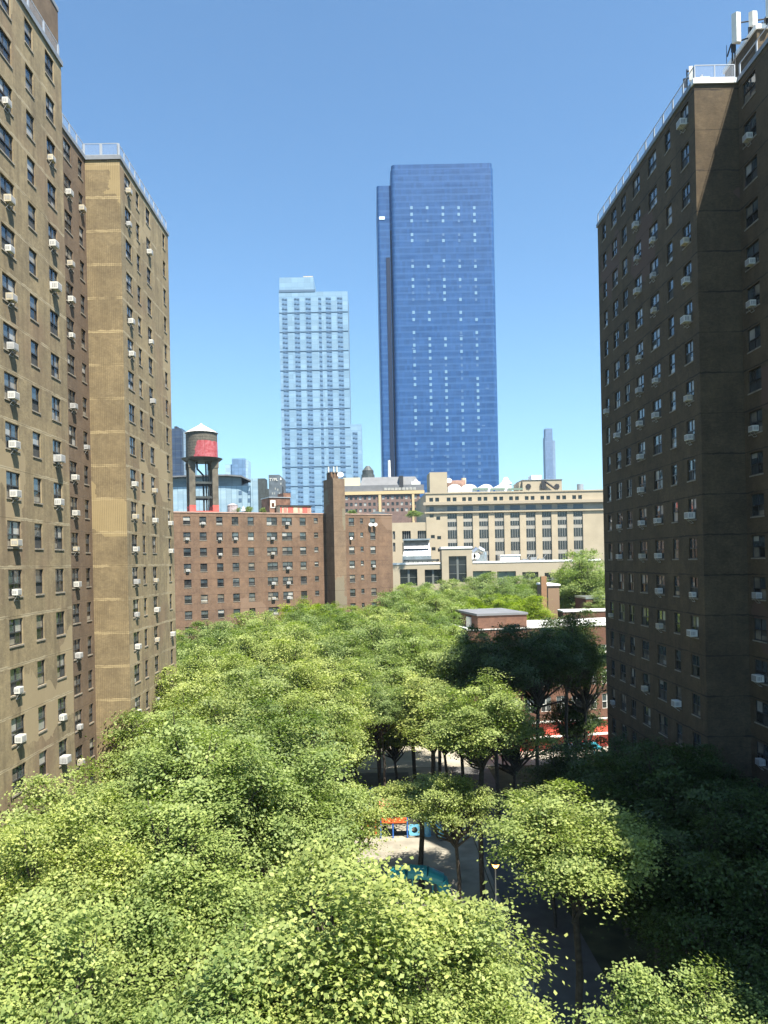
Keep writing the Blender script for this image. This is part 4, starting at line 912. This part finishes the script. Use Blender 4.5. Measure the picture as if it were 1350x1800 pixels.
q = MB(); X = W(461,855,280)[0]; 
for k, (px, w2, py) in enumerate(((461,1.3,842),(464,2.0,860),(468,2.4,868))): a, b = W(px,py,280); q.box(a-w2, a+w2, 278+k, 284, 0, b)
tag(q.build('spired_building', M['darkgreen']), 'dark narrow stepped building right of the curved glass building', 'building')
# dark low roofs behind the right part of the brick block
q = MB(); A_ = W(640,906,200); B2 = W(748,906,200); zz = W(690,903,200)[1]
q.box(A_[0], W(687,906,200)[0], 200, 212, 0, zz); pk = W(662,900,200); q.face([(A_[0]+1,200.5,zz),(W(688,905,200)[0],200.5,zz),(pk[0],206,pk[1]+0.6)]); q.face([(W(688,905,200)[0],200.5,zz),(W(688,905,200)[0],211,zz),(pk[0],206,pk[1]+0.6)]); 
tag(q.build('low_dark_building', M['darkgreen']), 'low building with dark tent-like roof just behind the brick block', 'building')

# ================================================================== SCHOOL (right, low red brick)
sc = thing('school_building', 'low red brick school with white roof edges, red painted base, behind the dark trees', 'school', (20, 120, 0))
SA = R(10); SD = Vector((math.cos(SA), math.sin(SA))); SN = Vector((SD.y, -SD.x)); SP = Vector((13.0, 106.0))
def spt(s, d=0.0): q = SP + SD*s + SN*d; return q.x, q.y
def sprism(s0, s1, d0, d1, z0, z1, mb, mi=0): mb.prism([spt(s0,d1), spt(s1,d1), spt(s1,d0), spt(s0,d0)], z0, z1, mi)
wal = MB(); so_ = []
for fl_ in range(4):
    for k in range(13): so_.append((1.2+k*2.3, 1.2+k*2.3+1.5, 5.2-3.3+fl_*3.5, 5.2-1.2+fl_*3.5))
facade(wal, spt(0), tuple(SD), 32, 3.9, 17.2, [w_o for w_o in so_ if w_o[2] > 3.95], 0.2); facade(wal, spt(0,-17), tuple(SN), 17, 0, 17.2, []); facade(wal, spt(32), tuple(-SN), 17, 0, 17.2, [])
wal.build('wall', M['brickS'], sc)
q = MB(); facade(q, spt(0,0.01), tuple(SD), 32, 0, 3.9, [w_o for w_o in so_ if w_o[3] < 4.3 and w_o[3] < 3.9], 0.2); q.build('painted_base', mat('bright_red_paint', (0.62,0.085,0.055), 0.6, var=0.15, vscale=0.6), sc)
q = MB(); sprism(0.1, 31.9, -16.9, -0.1, 16.6, 16.9, q); q.build('roof', mat('white_roof_membrane', (0.66,0.65,0.62), 0.8, var=0.1, vscale=0.4), sc)
q = MB(); sprism(-0.1, 32.1, -0.25, 0.10, 17.2, 17.32, q); sprism(-0.1, 0.3, -17, -0.36, 17.2, 17.45, q); q.build('coping', M['winwhite'], sc)
q = MB(); sprism(2.5, 9.9, -14.5, -3.5, 16.9, 18.9, q); q.build('bulkhead', M['brickS'], sc)
q = MB(); sprism(2.35, 10.05, -14.65, -3.35, 18.9, 19.2, q); q.build('bulkhead_roof', M['slate'], sc)
q = MB(); sprism(2.3, 2.49, -8.5, -6.5, 16.95, 18.5, q); q.build('bulkhead_door', M['winwhite'], sc)
pz = Vector(wloc(sc))
for a, b, c, d in so_:
    if c < 3.95 and d >= 3.9: continue
    q = MB(); qx = spt((a+b)/2); fr_, xs_, t_, hm_ = win_parts(round(b-a,2), round(d-c,2), 'double')
    aa, gg1, s1 = get_win(b-a, round(d-c,2), 'double', int(a*3) % 13, 'winwhite')
    o = link('window', aa, sc, Vector((qx[0], qx[1], c)) - pz, SA); link('glass', gg1, o)
q = MB(); sprism(1, 31, 0.13, 0.5, 3.95, 4.15, q); sprism(8, 24, 0.13, 0.9, 1.9, 2.05, q); q.build('ledge', M['winwhite'], sc)
q = MB(); X, Z = W(958,1013,150); q.box(X-0.75, X+0.3, 150, 151, 0, Z); tag(q.build('brick_chimney', mat('orange_brick', (0.27,0.15,0.08), 0.85, var=0.12, vscale=1)), 'thin orange brick chimney rising beside the tall tree on the right', 'chimney')
q = MB(); a, z_ = W(963,1030,153); b, _ = W(983,1030,153); q.box(a, b, 153, 163, 0, z_, 0); q.box(a-.2, b+.2, 152.8, 163, z_, z_+0.35, 1); tag(q.build('orange_house', [mat('orange_render', (0.24,0.16,0.10), 0.85), M['white']]), 'small orange walled house with white roof edge behind the thin chimney', 'house')
q = MB(); a, z_ = W(990,1076,135); b, _ = W(1075,1070,135); q.box(a, b, 135, 139, 0, z_, 0); q.box(a-.1, b, 134.9, 139.1, z_, z_+.25, 1); tag(q.build('low_brick_annex', [M['brickS'], M['winwhite']]), 'long low red brick wing with pale roof edge behind the school roof', 'building')
q = MB(); a, z_ = W(1030,1053,150); b, _ = W(1085,1050,150); q.box(a, b, 150, 158, 0, z_, 0); q.box(a-.1, b, 149.9, 158.1, z_, z_+.35, 1); tag(q.build('brick_outbuilding', [M['brickS'], M['silver']]), 'red brick building with silver roof edge touching the right tower, below the tall tree', 'building')

# ================================================================== TREES
def make_crown(seed, r=5.3, h=9.5, n_anchor=470, per=76, leaf=0.185, flat=0.26, shell=0.55, limbs=26):
    rg = np.random.default_rng(seed)
    # plumes of foliage carried by limbs that fan out and up; dark gaps stay between them
    L = []
    for i in range(limbs):
        a = 2.399963*i + rg.uniform(-.45,.45); sn = (i+0.5)/limbs; el = math.asin(min(1, 0.02 + 0.97*sn))
        R1 = rg.uniform(0.72, 1.22)
        d = np.array([math.cos(a)*math.cos(el), math.sin(a)*math.cos(el), math.sin(el)])
        tip = d*np.array([r, r, h*0.60])*R1 + np.array([0,0,h*0.34])
        d2 = rg.normal(size=3)*0.12; root = tip*0.42 + np.array([0,0,h*0.10]) + d2
        L.append((root, tip, r*rg.uniform(0.13,0.25)))
    wts = np.array([np.linalg.norm(t-q)*w for q, t, w in L]); wts /= wts.sum()
    anchors = []
    while len(anchors) < n_anchor:
        k = rg.choice(len(L), p=wts); root, tip, w = L[k]
        u = rg.random()**0.75; ax = (tip-root)/np.linalg.norm(tip-root)
        c = root + (tip-root)*u; v = rg.normal(size=3); v -= ax*np.dot(v, ax); v /= np.linalg.norm(v)
        if v[2] < -0.2 and rg.random() < 0.7: v = -v
        prof = math.sin(math.pi*min(1, 0.18+u*0.78))**0.6
        p = c + v*w*prof*(0.35+0.75*rg.random()**0.5)*(rg.uniform(1.2,1.6) if rg.random() < 0.08 else 1)
        if p[2] < h*0.02: continue
        anchors.append(p)
    A = np.array(anchors)
    n = n_anchor*per
    idx = np.repeat(np.arange(n_anchor), per)
    # each anchor is a fan-shaped spray
    out = A/np.maximum(np.linalg.norm(A - np.array([0,0,h*0.2]), axis=1, keepdims=True), 1e-3)
    out[:,2] += 0.25; out /= np.linalg.norm(out, axis=1, keepdims=True)
    sz = rg.uniform(0.35, 0.85, n_anchor)
    off = rg.normal(size=(n,3))*np.array([1,1,flat])*sz[idx][:,None]
    P = A[idx] + off - np.array([0,0,1])*(np.abs(off[:,:2]).sum(1)*0.22)[:,None]
    tilt = rg.normal(size=(n_anchor,3))*0.50
    nr = out[idx]*0.50 + np.array([0,0,0.70]) + tilt[idx] + rg.normal(size=(n,3))*0.26
    nr /= np.linalg.norm(nr, axis=1, keepdims=True)
    a = rg.normal(size=(n,3)); t1 = np.cross(nr, a); t1 /= np.linalg.norm(t1, axis=1, keepdims=True); t2 = np.cross(nr, t1)
    s = leaf*rg.uniform(0.6,1.25,n)[:,None]
    v = np.stack([P - t1*s*0.5, P + t2*s*0.42 + nr*s*0.10 - t1*s*0.05, P + t1*s*0.62, P - t2*s*0.42 + nr*s*0.10 - t1*s*0.05], 1).reshape(-1,3)
    me = bpy.data.meshes.new('crown')
    me.vertices.add(n*4); me.vertices.foreach_set('co', v.astype(np.float32).ravel())
    me.loops.add(n*4); me.loops.foreach_set('vertex_index', np.arange(n*4, dtype=np.int32))
    me.polygons.add(n); me.polygons.foreach_set('loop_start', np.arange(0, n*4, 4, dtype=np.int32)); me.polygons.foreach_set('loop_total', np.full(n, 4, dtype=np.int32))
    me.update(calc_edges=True); me.materials.append(M['leaf'])
    # trunk and limbs (origin of crown is at crown base)
    tk = MB(); base = -h*2.6
    tk.path([(0,0,base),(0.25,0.12,-h*1.2),(0.3,-0.12,-h*0.5),(0.0,0.05,0.0),(0.1,0,h*0.18)], [0.25,0.24,0.21,0.18,0.15], 9)
    sel = rg.choice(n_anchor, 46, replace=False)
    for j in sel:
        e = A[j]; st_ = np.array([0,0,rg.uniform(-0.5, h*0.18)]); mid = st_ + (e-st_)*0.5 + np.array([0,0,-0.2]) + rg.normal(size=3)*0.35; m2 = st_ + (e-st_)*0.8 + rg.normal(size=3)*0.2
        tk.path([tuple(st_), tuple(mid), tuple(m2), tuple(e)], [0.13,0.09,0.055,0.018], 5)
        for _ in range(2):
            k = int(np.argsort(np.linalg.norm(A - e, axis=1))[rg.integers(1,6)]); tk.path([tuple(mid), tuple((mid+A[k])/2+rg.normal(size=3)*0.15), tuple(A[k])], [0.05,0.03,0.012], 4)
    return me, tk.mesh('trunk', M['bark'])
CR = [make_crown(100+i) for i in range(4)]
CRN = [make_crown(300+i, n_anchor=430, per=96, leaf=0.17, limbs=22) for i in range(3)]       # near trees: finer
CRS = [make_crown(200, 4.6, 6.5, 230, 60, 0.2, 0.2, 0.5, 15), make_crown(201, 4.6, 6.5, 280, 60, 0.2, 0.2, 0.5, 13)]   # sparse
def tree(x, y, H, r, label, group=None, src=None, m='leaf', k=None, name='tree', rot=None, hc=None):
    src = src or CR; k = random.randrange(len(src)) if k is None else k
    t = thing(name, label, 'tree', (x, y, 0), random.uniform(0, 6.28) if rot is None else rot, group)
    cme, tme = src[k]; r0 = 5.3 if src is not CRS else 4.6; h0 = 9.5 if src is not CRS else 6.5
    sx = r / r0; ch = hc or min(H*0.62, 1.75*r); sz = ch/(h0*0.98); zb = H - ch
    o = link('crown', cme, t, (0,0,zb), 0, (sx, sx, sz))
    if m != 'leaf': o.material_slots[0].link = 'OBJECT'; o.material_slots[0].material = M[m]
    o2 = link('trunk', tme, t, (0,0,zb), 0, (sx, sx, sz))
    return t
G1 = 'plane trees filling the court between the towers'
# foreground, bottom of the picture
tree(-1.2, 27.0, 17.4, 5.8, 'big sunlit plane tree at the bottom centre, its dark limbs showing through', G1, CRN, k=0, rot=0.5)
tree(-5.8, 24.5, 15.0, 4.6, 'sunlit plane tree in the bottom edge, just left of centre', G1, CRN, k=1)
tree(-11.5, 25.5, 15.6, 4.8, 'sunlit plane tree filling the bottom left corner', G1, CRN, k=2)
tree(10.1, 24.4, 13.6, 3.5, 'bright leafy tree in the bottom right corner, lit before dark trees', G1, CRN, k=2)
tree(2.4, 25.6, 15.4, 3.6, 'sunlit tree in the bottom edge, right of centre', G1, CRN, k=0, rot=2.0)
tree(-9.0, 33.5, 16.6, 4.9, 'sunlit plane tree left of the big bottom centre tree', G1, CRN, k=1, rot=1.0)
tree(-14.2, 33.0, 17.4, 4.6, 'sunlit tree hiding the foot of the left tower, nearest the left edge', G1, CRN, k=0, rot=3.0)
tree(-15.2, 40.5, 16.6, 4.4, 'sunlit tree against the left tower below its first corner', G1, CRN, k=2, rot=4.0)
tree(-3.6, 33.0, 14.8, 4.2, 'sunlit tree behind and left of the bottom centre tree', G1, CRN, k=1, rot=5.0)
tree(-10.3, 43.5, 18.6, 5.3, 'tall sunlit tree covering the foot of the ribbed wall', G1, CR, k=0)
tree(-5.2, 46.0, 15.8, 4.8, 'sunlit tree left of the playground, nearer one', G1, CR, k=1)
# sparse ones over the playground
tree(-2.4, 59.0, 10.5, 3.6, 'thin light tree just left of the orange climbing frame', G1, CRS, k=0)
tree(-4.4, 57.0, 12.0, 3.8, 'small thin tree at the left end of the playground', G1, CRS, k=1)
tree(3.6, 62.5, 9.6, 4.4, 'low thin tree arching over the orange climbing frame', G1, CRS, k=1, rot=2, hc=3.4)
tree(8.3, 60.5, 18.0, 4.6, 'tall sunlit tree above the right end of the playground, its edge in shadow', G1, CR, k=0, hc=7.5)
tree(6.0, 80.5, 15.4, 6.4, 'wide flat crowned sunlit tree right behind the playground', G1, CR, k=3, hc=8.3)
tree(9.4, 36.8, 16.4, 4.3, 'bright tree half in sunlight before the dark trees, above the path', G1, CR, k=2, hc=6.2)
tree(6.0, 59.0, 11.0, 3.3, 'thin sunlit tree nearest the path, before the playground', G1, CRS, k=0, rot=1)
# dark trees on the right
G2 = 'shaded trees along the dark right tower'
DT = ((15.5,37.5,14.5,4.4),(19.3,41.5,15.5,4.6),(16.6,46.5,16.0,4.4),(19.5,33,14.0,4.2),(14.8,31.5,12.5,3.8),(17.4,54.5,14.5,4.0),(16.6,63.5,12.2,4.4),(12.6,56.0,9.0,3.2),(21.0,26.5,12.5,3.8),(20.5,48.0,15.0,3.0))
for i, (x, y, H, r) in enumerate(sorted(DT, key=lambda q: q[1])):
    tree(x, y, H, r, 'deeply shaded tree by the dark right tower, %s counting from the nearest' % ORD[i], G2, CR, 'leafshade')
G3 = 'dark trees in front of the red brick school'
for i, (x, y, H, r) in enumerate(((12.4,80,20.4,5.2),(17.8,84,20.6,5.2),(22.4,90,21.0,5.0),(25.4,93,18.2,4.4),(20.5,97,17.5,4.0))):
    tree(x, y, H, r, ['leftmost','second','third','rightmost','rearmost'][i] + ' of the dark trees in front of the red brick school', G3, CR if i < 3 else CRS, 'leafshade', hc=9.5)
for i, (x, y, H, r) in enumerate(((15.6,87,10.5,4.2),(25.2,97,10.5,4.0))): tree(x, y, H, r, 'low sparse tree, %s from left, before the red painted school base' % ORD[i], G3, CRS, 'leafshade' if i else 'leafmid', hc=7.5)
for i, (x, y, H, r) in enumerate(((2.2,93.5,9.0,4.0),(8.4,95.0,9.5,4.0),(12.2,90.0,9.0,3.6),(-2.6,92.0,8.5,3.6))): tree(x, y, H, r, 'low light tree, %s from left, under the tall canopy behind the playground' % ['second','third','fourth','first'][i], G1, CRS, 'leaf', hc=6.2)
# the middle canopy
SM = 'sunlit tree in the dense canopy between the playground and the brick block'
mid = [(-8.2,54.5,17.0,5.8),(-13.8,51.5,16.4,5.0),(-15.8,59.5,17.0,5.0),(-10.5,63.5,17.4,5.8),(-4.6,64.5,16.5,4.8),(-17.2,69.0,18.0,5.0),(-11.5,73.5,18.4,5.4),(-5.0,74.5,17.8,5.2),
       (0.2,83.5,16.8,5.2),(0.6,77.5,15.0,3.2),(-17.5,80.5,19.0,5.2),(-9.5,84.0,19.2,5.4),(-3.4,90.5,19.0,5.4),(4.6,91.0,19.2,5.4),(9.8,87.0,18.8,4.6),
       (-22.0,88.0,19.0,4.6),(-15.0,92.5,19.8,5.4),(-7.5,95.5,19.8,5.4),(0.6,97.5,20.0,5.4),(7.8,98.0,19.6,5.0)]
def row_labels(lst, cuts, text):
    out = {}
    for k in range(len(cuts) - 1):
        row = sorted([q for q in lst if cuts[k] <= q[1] < cuts[k+1]], key=lambda q: q[0] / q[1])
        for j, q in enumerate(row): out[q] = text % (ORD[k], ORD[j])
    return out
ML = row_labels(mid, [0, 62, 70, 77, 83, 91, 200], 'sunlit tree in the middle canopy, %s row from the front, %s from left')
for i, (x, y, H, r) in enumerate(mid): tree(x, y, H, r, ML[(x, y, H, r)], G1, CR, 'leaf' if i % 3 else 'leafmid')
G4 = 'trees in front of the brick block'
back = [(-27.5,102,18.5,4.8),(-22.0,108,20.2,5.2),(-14.0,106,20.2,5.4),(-6.2,108,20.4,5.4),(1.8,110,20.6,5.4),(9.6,110,20.4,5.2),(-18,117,20.0,5.2),(-10,118,20.8,5.2),(-1.8,121,21.0,5.4),(6.4,123,21.4,5.4),(14.0,121,20.8,5.0),
        (3.5,134,22.0,5.4),(11.5,134,22.2,5.4),(18.5,146,22.5,5.6),(8,147,22.8,5.6),(26,152,23.0,5.4)]
ML = row_labels(back, [0, 112, 130, 140, 200], 'grey green tree towards the brick block, %s row from the front, %s from left')
for i, (x, y, H, r) in enumerate(back): tree(x, y, H, r, ML[(x, y, H, r)], G4, CR, 'leafmid' if i % 2 else 'leaf')
G5 = 'bright yellow green trees'
tree(W(538,1080,128)[0], 126, 21.3, 5.0, 'bright yellow green tree touching the foot of the brick stair tower', G5, CR, 'leafyellow')
tree(W(582,1080,130)[0], 130, 20.2, 3.4, 'small bright yellow green tree right of the brick stair tower foot', G5, CR, 'leafyellow')
for i, px in enumerate((835, 880, 925)):
    tree(W(px,1060,142)[0], 142, 21.0 - 0.3*i, 4.6, 'bright yellow green tree behind the school roof, %s of three' % ['leftmost','middle','rightmost'][i], G5, CR, 'leafyellow')
G6 = 'trees in front of the cream annex'
for i, (px, py, Y, r) in enumerate(((705,1032,185,6),(745,1022,200,6.5),(795,1016,210,6.5),(845,1004,215,7),(900,1010,215,7),(940,1006,220,6),(975,1024,210,5))):
    X, Z = W(px, py, Y); tree(X, Y, Z, r, '%s tree from left in the row before the cream annex' % ORD[i], G6, CR, 'leafmid')
X, Z = W(1030, 963, 165); tree(X, 165, Z, 6.4, 'tall tree reaching up beside the right tower, before the cream building', None, CR, 'leaf', k=1, hc=15)
X, Z = W(995, 985, 172); tree(X, 172, Z, 4.6, 'lower left neighbour of the tall tree beside the right tower', None, CR, 'leaf', k=0, hc=15)
X, Z = W(1060, 1035, 150); tree(X, 150, Z, 4.0, 'small tree in the gap between tall tree and right tower', None, CR, 'leafmid', k=0)
# shrubs on roofs
def shrub(px, py, Y, zb, r, label):
    X, Z = W(px, py, Y); t = thing('shrub', label, 'shrub', (X, Y, zb), random.random()*6, 'shrubs growing on roofs')
    h = Z - zb; o = link('foliage', CRS[1][0], t, (0,0,h*0.05), 0, (r/4.6, r/4.6, h/6.6)); o.material_slots[0].link = 'OBJECT'; o.material_slots[0].material = M['leafmid']
    s = MB(); s.tube((0,0,0),(0,0,h*0.4),0.06,0.03,5); link('stem', s.mesh('stem', M['bark']), t)
shrub(414, 887, 136, BZ-0.3, 0.95, 'small green shrub on the brick roof beside the squat vent')
shrub(437, 886, 136, BZ-0.3, 0.8, 'pointed green shrub on the brick roof right of the closed parasol')
shrub(462, 889, 136, BZ-0.3, 0.6, 'small shrub on the brick roof touching the brown bulkhead')
shrub(619, 893, 147, BZ-0.3, 1.0, 'bright shrub on the brick roof right of the stair tower')
shrub(728, 893, 235, CAMZ+W(728,915,235)[1]-CAMZ, 2.6, 'leafy bush on the low cream wing left of the cornice')

# ================================================================== STREET AND PLAYGROUND THINGS
X, Z = W(871, 1519, 55.5)
lp = thing('street_lamp', 'lit street lamp with orange glow at the edge of the shadow by the path', 'street lamp', (X, 55.5, 0))
q = MB(); q.path([(0,0,0),(0,0,0.5),(0,0,Z-0.15)], [0.11,0.075,0.055], 8); link('pole', q.mesh('pole', M['steel']), lp)
q = MB(); q.tube((0,0,Z+0.05),(0,0,Z+0.42),0.31,0.12,12); q.tube((0,0,Z+0.42),(0,0,Z+0.52),0.05,0.02,8); link('lamp_cap', q.mesh('lamp_cap', M['iron']), lp)
q = MB(); q.tube((0,0,Z-0.24),(0,0,Z+0.04),0.14,0.29,12); link('lamp_globe', q.mesh('lamp_globe', mat('sodium_lamp', (0.8,0.4,0.15), 0.4, emit=(1.0,0.42,0.10), estr=3.5)), lp)
lp2 = thing('lamp_post', 'grey post standing in the dark beside the path', 'post', (W(936,1620,47)[0], 47, 0)); q = MB(); q.tube((0,0,0),(0,0,3.8),0.06,0.05,8); q.tube((0,0,3.8),(0,0,4.1),0.15,0.05,8); link('pole', q.mesh('pole', M['steel']), lp2)
# playground climbing set
M['orange'] = mat('orange_plastic', (0.65,0.13,0.04), 0.4); M['pblue'] = mat('light_blue_plastic', (0.16,0.48,0.72), 0.4); M['pdblue'] = mat('blue_plastic', (0.03,0.14,0.5), 0.4); M['teal'] = mat('teal_plastic', (0.03,0.30,0.38), 0.35)
YP = 75.5; XP = W(715,1432,YP)[0]
pl = thing('climbing_frame', 'playground climbing frame with orange deck rail and light blue porthole panel', 'climbing frame', (XP, YP, 0))
q = MB()
for x in (-3.8,-2.6,-1.4,0.0,1.4):
    for y in (-0.7,0.7): q.tube((x,y,0),(x,y,2.9),0.07,n=6)
link('post', q.mesh('post', M['pdblue']), pl)
q = MB(); q.box(-3.8,1.4,-0.66,0.66,1.35,1.45); link('deck', q.mesh('deck', M['iron']), pl)
q = MB(); q.box(-2.5,-0.05,-0.78,-0.70,1.5,2.0); q.box(-2.6,-0.05,-0.8,-0.7,2.3,2.4); q.tube((-3.8,-0.72,0),(-3.8,-0.72,2.6),0.1); q.tube((-3.1,-0.72,0.4),(-3.1,-0.72,2.6),0.1); link('rail', q.mesh('rail', M['orange']), pl)
q = MB(); q.face([(-2.7,-0.9,2.7),(0.1,-0.9,2.7),(0.1,0,3.7),(-2.7,0,3.7)]); q.face([(0.1,0.9,2.7),(-2.7,0.9,2.7),(-2.7,0,3.7),(0.1,0,3.7)]); link('canopy', q.mesh('canopy', M['orange']), pl)
q = MB(); n = 20; 
for i in range(n):   # square panel with a round hole
    a0, a1 = 2*math.pi*i/n, 2*math.pi*(i+1)/n
    sq = lambda a: (0.55*max(-1, min(1, 1.3*math.cos(a))), 0.55*max(-1, min(1, 1.3*math.sin(a))))
    (ox0, oz0), (ox1, oz1) = sq(a0), sq(a1); ix0, iz0, ix1, iz1 = 0.3*math.cos(a0), 0.3*math.sin(a0), 0.3*math.cos(a1), 0.3*math.sin(a1)
    q.face([(0.7+ix0,-0.75,0.8+iz0),(0.7+ox0,-0.75,0.8+oz0),(0.7+ox1,-0.75,0.8+oz1),(0.7+ix1,-0.75,0.8+iz1)])
link('porthole_panel', q.mesh('porthole_panel', M['pblue']), pl)
q = MB(); q.tube((2.0,-0.3,0),(2.0,-0.3,2.6),0.32,n=12); q.path([(1.5,0.2,2.0),(2.4,-0.2,1.7),(3.0,-0.9,1.0),(3.4,-1.7,0.3)],[0.38]*4,12); link('tube_slide', q.mesh('tube_slide', M['pblue']), pl)
q = MB(); q.box(-4.9,-3.9,-0.5,0.5,0.3,0.4); q.box(-4.6,-3.9,-0.5,0.5,0.8,0.9); link('step', q.mesh('step', M['beige']), pl)
X, Z = W(657,1382,82); q = MB(); q.tube((X,82,0),(X,82,2.3),0.08,n=6); q.tube((X,82,2.3),(X,82,2.95),1.3,0.15,10); tag(q.build('blue_canopy', M['pdblue'] if False else mat('sky_blue_plastic', (0.04,0.26,0.75), 0.4)), 'bright blue pointed canopy showing through leaves above the orange slide', 'canopy')
X, Z = W(738,1520,61); q = MB(); pts = [(X-2.4,61.6,1.9),(X-1.0,61.0,2.35),(X+0.5,61,2.2),(X+1.7,61.2,1.6),(X+2.0,61.4,0.3)]; q.path(pts, [0.5,0.55,0.55,0.5,0.48], 14)
for dx in (-2.2,-0.6,1.0): q.tube((X+dx,61.2,0),(X+dx,61.2,1.9),0.07,n=6)
tag(q.build('crawl_tube', M['teal'], smooth=False), 'teal crawl tube of the playground in front of the orange slide', 'crawl tube')
X, Z = W(752,1558,57); q = MB(); q.tube((X,57,0),(X,57,0.55),0.5,0.42,10); q.box(X-0.8,X+0.3,56.6,57.3,0.02,0.25); tag(q.build('spring_rider', mat('brown_plastic', (0.25,0.10,0.05), 0.5)), 'low brown play piece at the near end of the teal tube', 'play piece')
# bench and fence near the bottom
X = W(727,1738,46)[0]
be = thing('bench', 'grey slatted bench beside the lawn, seen below the bottom tree', 'bench', (X, 46.5, 0), 0.1)
q = MB()
for k in range(3): q.box(-0.95,0.95,-0.25+k*0.16,-0.13+k*0.16,0.42,0.46)
link('seat', q.mesh('seat', M['steel']), be)
q = MB()
for k in range(3): q.box(-0.95,0.95,0.25,0.28,0.55+k*0.14,0.65+k*0.14)
link('backrest', q.mesh('backrest', M['steel']), be)
for sx in (-0.8, 0.8):
    q = MB(); q.box(sx-0.04,sx+0.04,-0.22,-0.16,0,0.42); q.box(sx-0.04,sx+0.04,0.2,0.26,0,1.0); link('leg', q.mesh('leg', M['iron']), be)
fe = thing('fence', 'low black iron fence round the small lawn behind the bench', 'fence', (0, 50.2, 0))
q = MB(); 
for k in range(55): q.box(-3.3+k*0.125,-3.28+k*0.125,-0.01,0.01,0.05,0.95)
link('bars', q.mesh('bars', M['iron']), fe); q = MB(); q.box(-3.35,3.5,-0.02,0.02,0.95,1.0); q.box(-3.35,3.5,-0.02,0.02,0.12,0.16); link('rail', q.mesh('rail', M['iron']), fe)
def bag(x, y, s, m, label, grp=None):
    rg = random.Random(int(x*100)); q = MB(); n = 9; rings = []
    for k, (zr, rr_) in enumerate(((0,0.7),(0.25,1.0),(0.6,0.9),(0.85,0.5),(1.0,0.12),(1.12,0.22))):
        rings.append([(x+s*rr_*math.cos(6.283*i/n)*rg.uniform(.85,1.1), y+s*rr_*math.sin(6.283*i/n)*rg.uniform(.85,1.1), 0.02+s*zr*1.3) for i in range(n)])
    for a, b in zip(rings, rings[1:]):
        for i in range(n): j=(i+1)%n; q.face([a[i],a[j],b[j],b[i]])
    tag(q.build('rubbish_bag', m, smooth=True), label, 'rubbish bag', grp)
greyb = mat('grey_plastic_bag', (0.45,0.46,0.50), 0.35)
for i, (px, py, Y, s) in enumerate(((785,1738,46.5,0.40),(794,1736,46.9,0.42),(803,1742,46.3,0.38),(799,1752,45.6,0.3))): bag(W(px,py,Y)[0], Y, s, greyb if i % 2 else M['white'], 'shiny rubbish bag, %s from left in the small heap right of the bench' % ORD[i], 'rubbish bags heaped near the bench')
# parked cars on the road beyond the playground
def car(x, y, rot, c, label):
    t = thing('parked_car', label, 'car', (x, y, 0.02), rot, 'cars parked beyond the playground')
    m = mat('car_paint', c, 0.25); 
    def loft(secs):
        q = MB(); n = len(secs[0])
        for a, b in zip(secs, secs[1:]):
            for i in range(n): j=(i+1)%n; q.face([a[i],a[j],b[j],b[i]])
        q.face(secs[0][::-1]); q.face(secs[-1]); return q
    def sec(x, w, z0, z1): return [(x,-w,z0),(x,w,z0),(x,w*1.0,(z0+z1)/2),(x,w*0.9,z1),(x,-w*0.9,z1),(x,-w,(z0+z1)/2)]
    link('body', loft([sec(-2.2,0.75,0.4,0.75),sec(-2.0,0.87,0.28,0.92),(sec(-0.9,0.9,0.25,0.98)),sec(0.9,0.9,0.25,0.98),sec(1.9,0.86,0.28,0.85),sec(2.2,0.72,0.4,0.68)]).mesh('body', m), t)
    link('cabin', loft([sec(-1.75,0.74,0.93,0.97),sec(-1.2,0.72,0.93,1.4),sec(0.2,0.72,0.93,1.45),sec(1.0,0.76,0.93,0.99)]).mesh('cabin', M['g_dark']), t)
    q = MB(); q.box(-1.15,0.2,-0.6,0.6,1.445,1.475); link('roof', q.mesh('roof', m), t)
    for wx in (-1.35,1.35):
        for wy in (-0.82,0.82): q = MB(); q.tube((wx,wy-0.1,0.32),(wx,wy+0.1,0.32),0.32,n=14); link('wheel', q.mesh('wheel', M['iron']), t)
    for wy in (-0.6,0.6): q = MB(); q.box(2.12,2.2,wy-0.14,wy+0.14,0.5,0.62); link('headlight', q.mesh('headlight', M['white']), t)
car(W(545,1332,105)[0], 105, 0.05, (0.75,0.75,0.73), 'white car parked on the sunlit road left of the playground')
car(W(580,1352,100)[0]-0.6, 101.6, 0.02, (0.07,0.08,0.09), 'dark car parked on the sunlit road behind the playground court')
X, Z = W(1040,1318,92); q = MB(); q.prism([(X-3,97),(X+3,98),(X+3,101),(X-3,100)], 2.5, 2.7, bottom=True)
for dx, dy in ((-2.8,97.3),(2.8,98.2),(-2.8,99.8),(2.8,100.8)): q.tube((X+dx,dy,0),(X+dx,dy,2.5),0.06,n=6)
tag(q.build('teal_shelter', M['teal']), 'teal roofed shelter behind the dark trees near the school', 'shelter')

# ================================================================== HAZE
hz = MB(); hz.box(-1300, 1300, -60, 1700, -1.0, 330)
hm = bpy.data.materials.new('haze'); hm.use_nodes = True; hn = hm.node_tree; hn.nodes.clear()
ho = hn.nodes.new('ShaderNodeOutputMaterial'); hv = hn.nodes.new('ShaderNodeVolumePrincipled')
hv.inputs['Color'].default_value = (0.58, 0.78, 1.0, 1); hv.inputs['Density'].default_value = 0.00009; hv.inputs['Anisotropy'].default_value = 0.2
hn.links.new(hv.outputs[0], ho.inputs['Volume'])
tag(hz.build('haze', hm), kind='stuff')
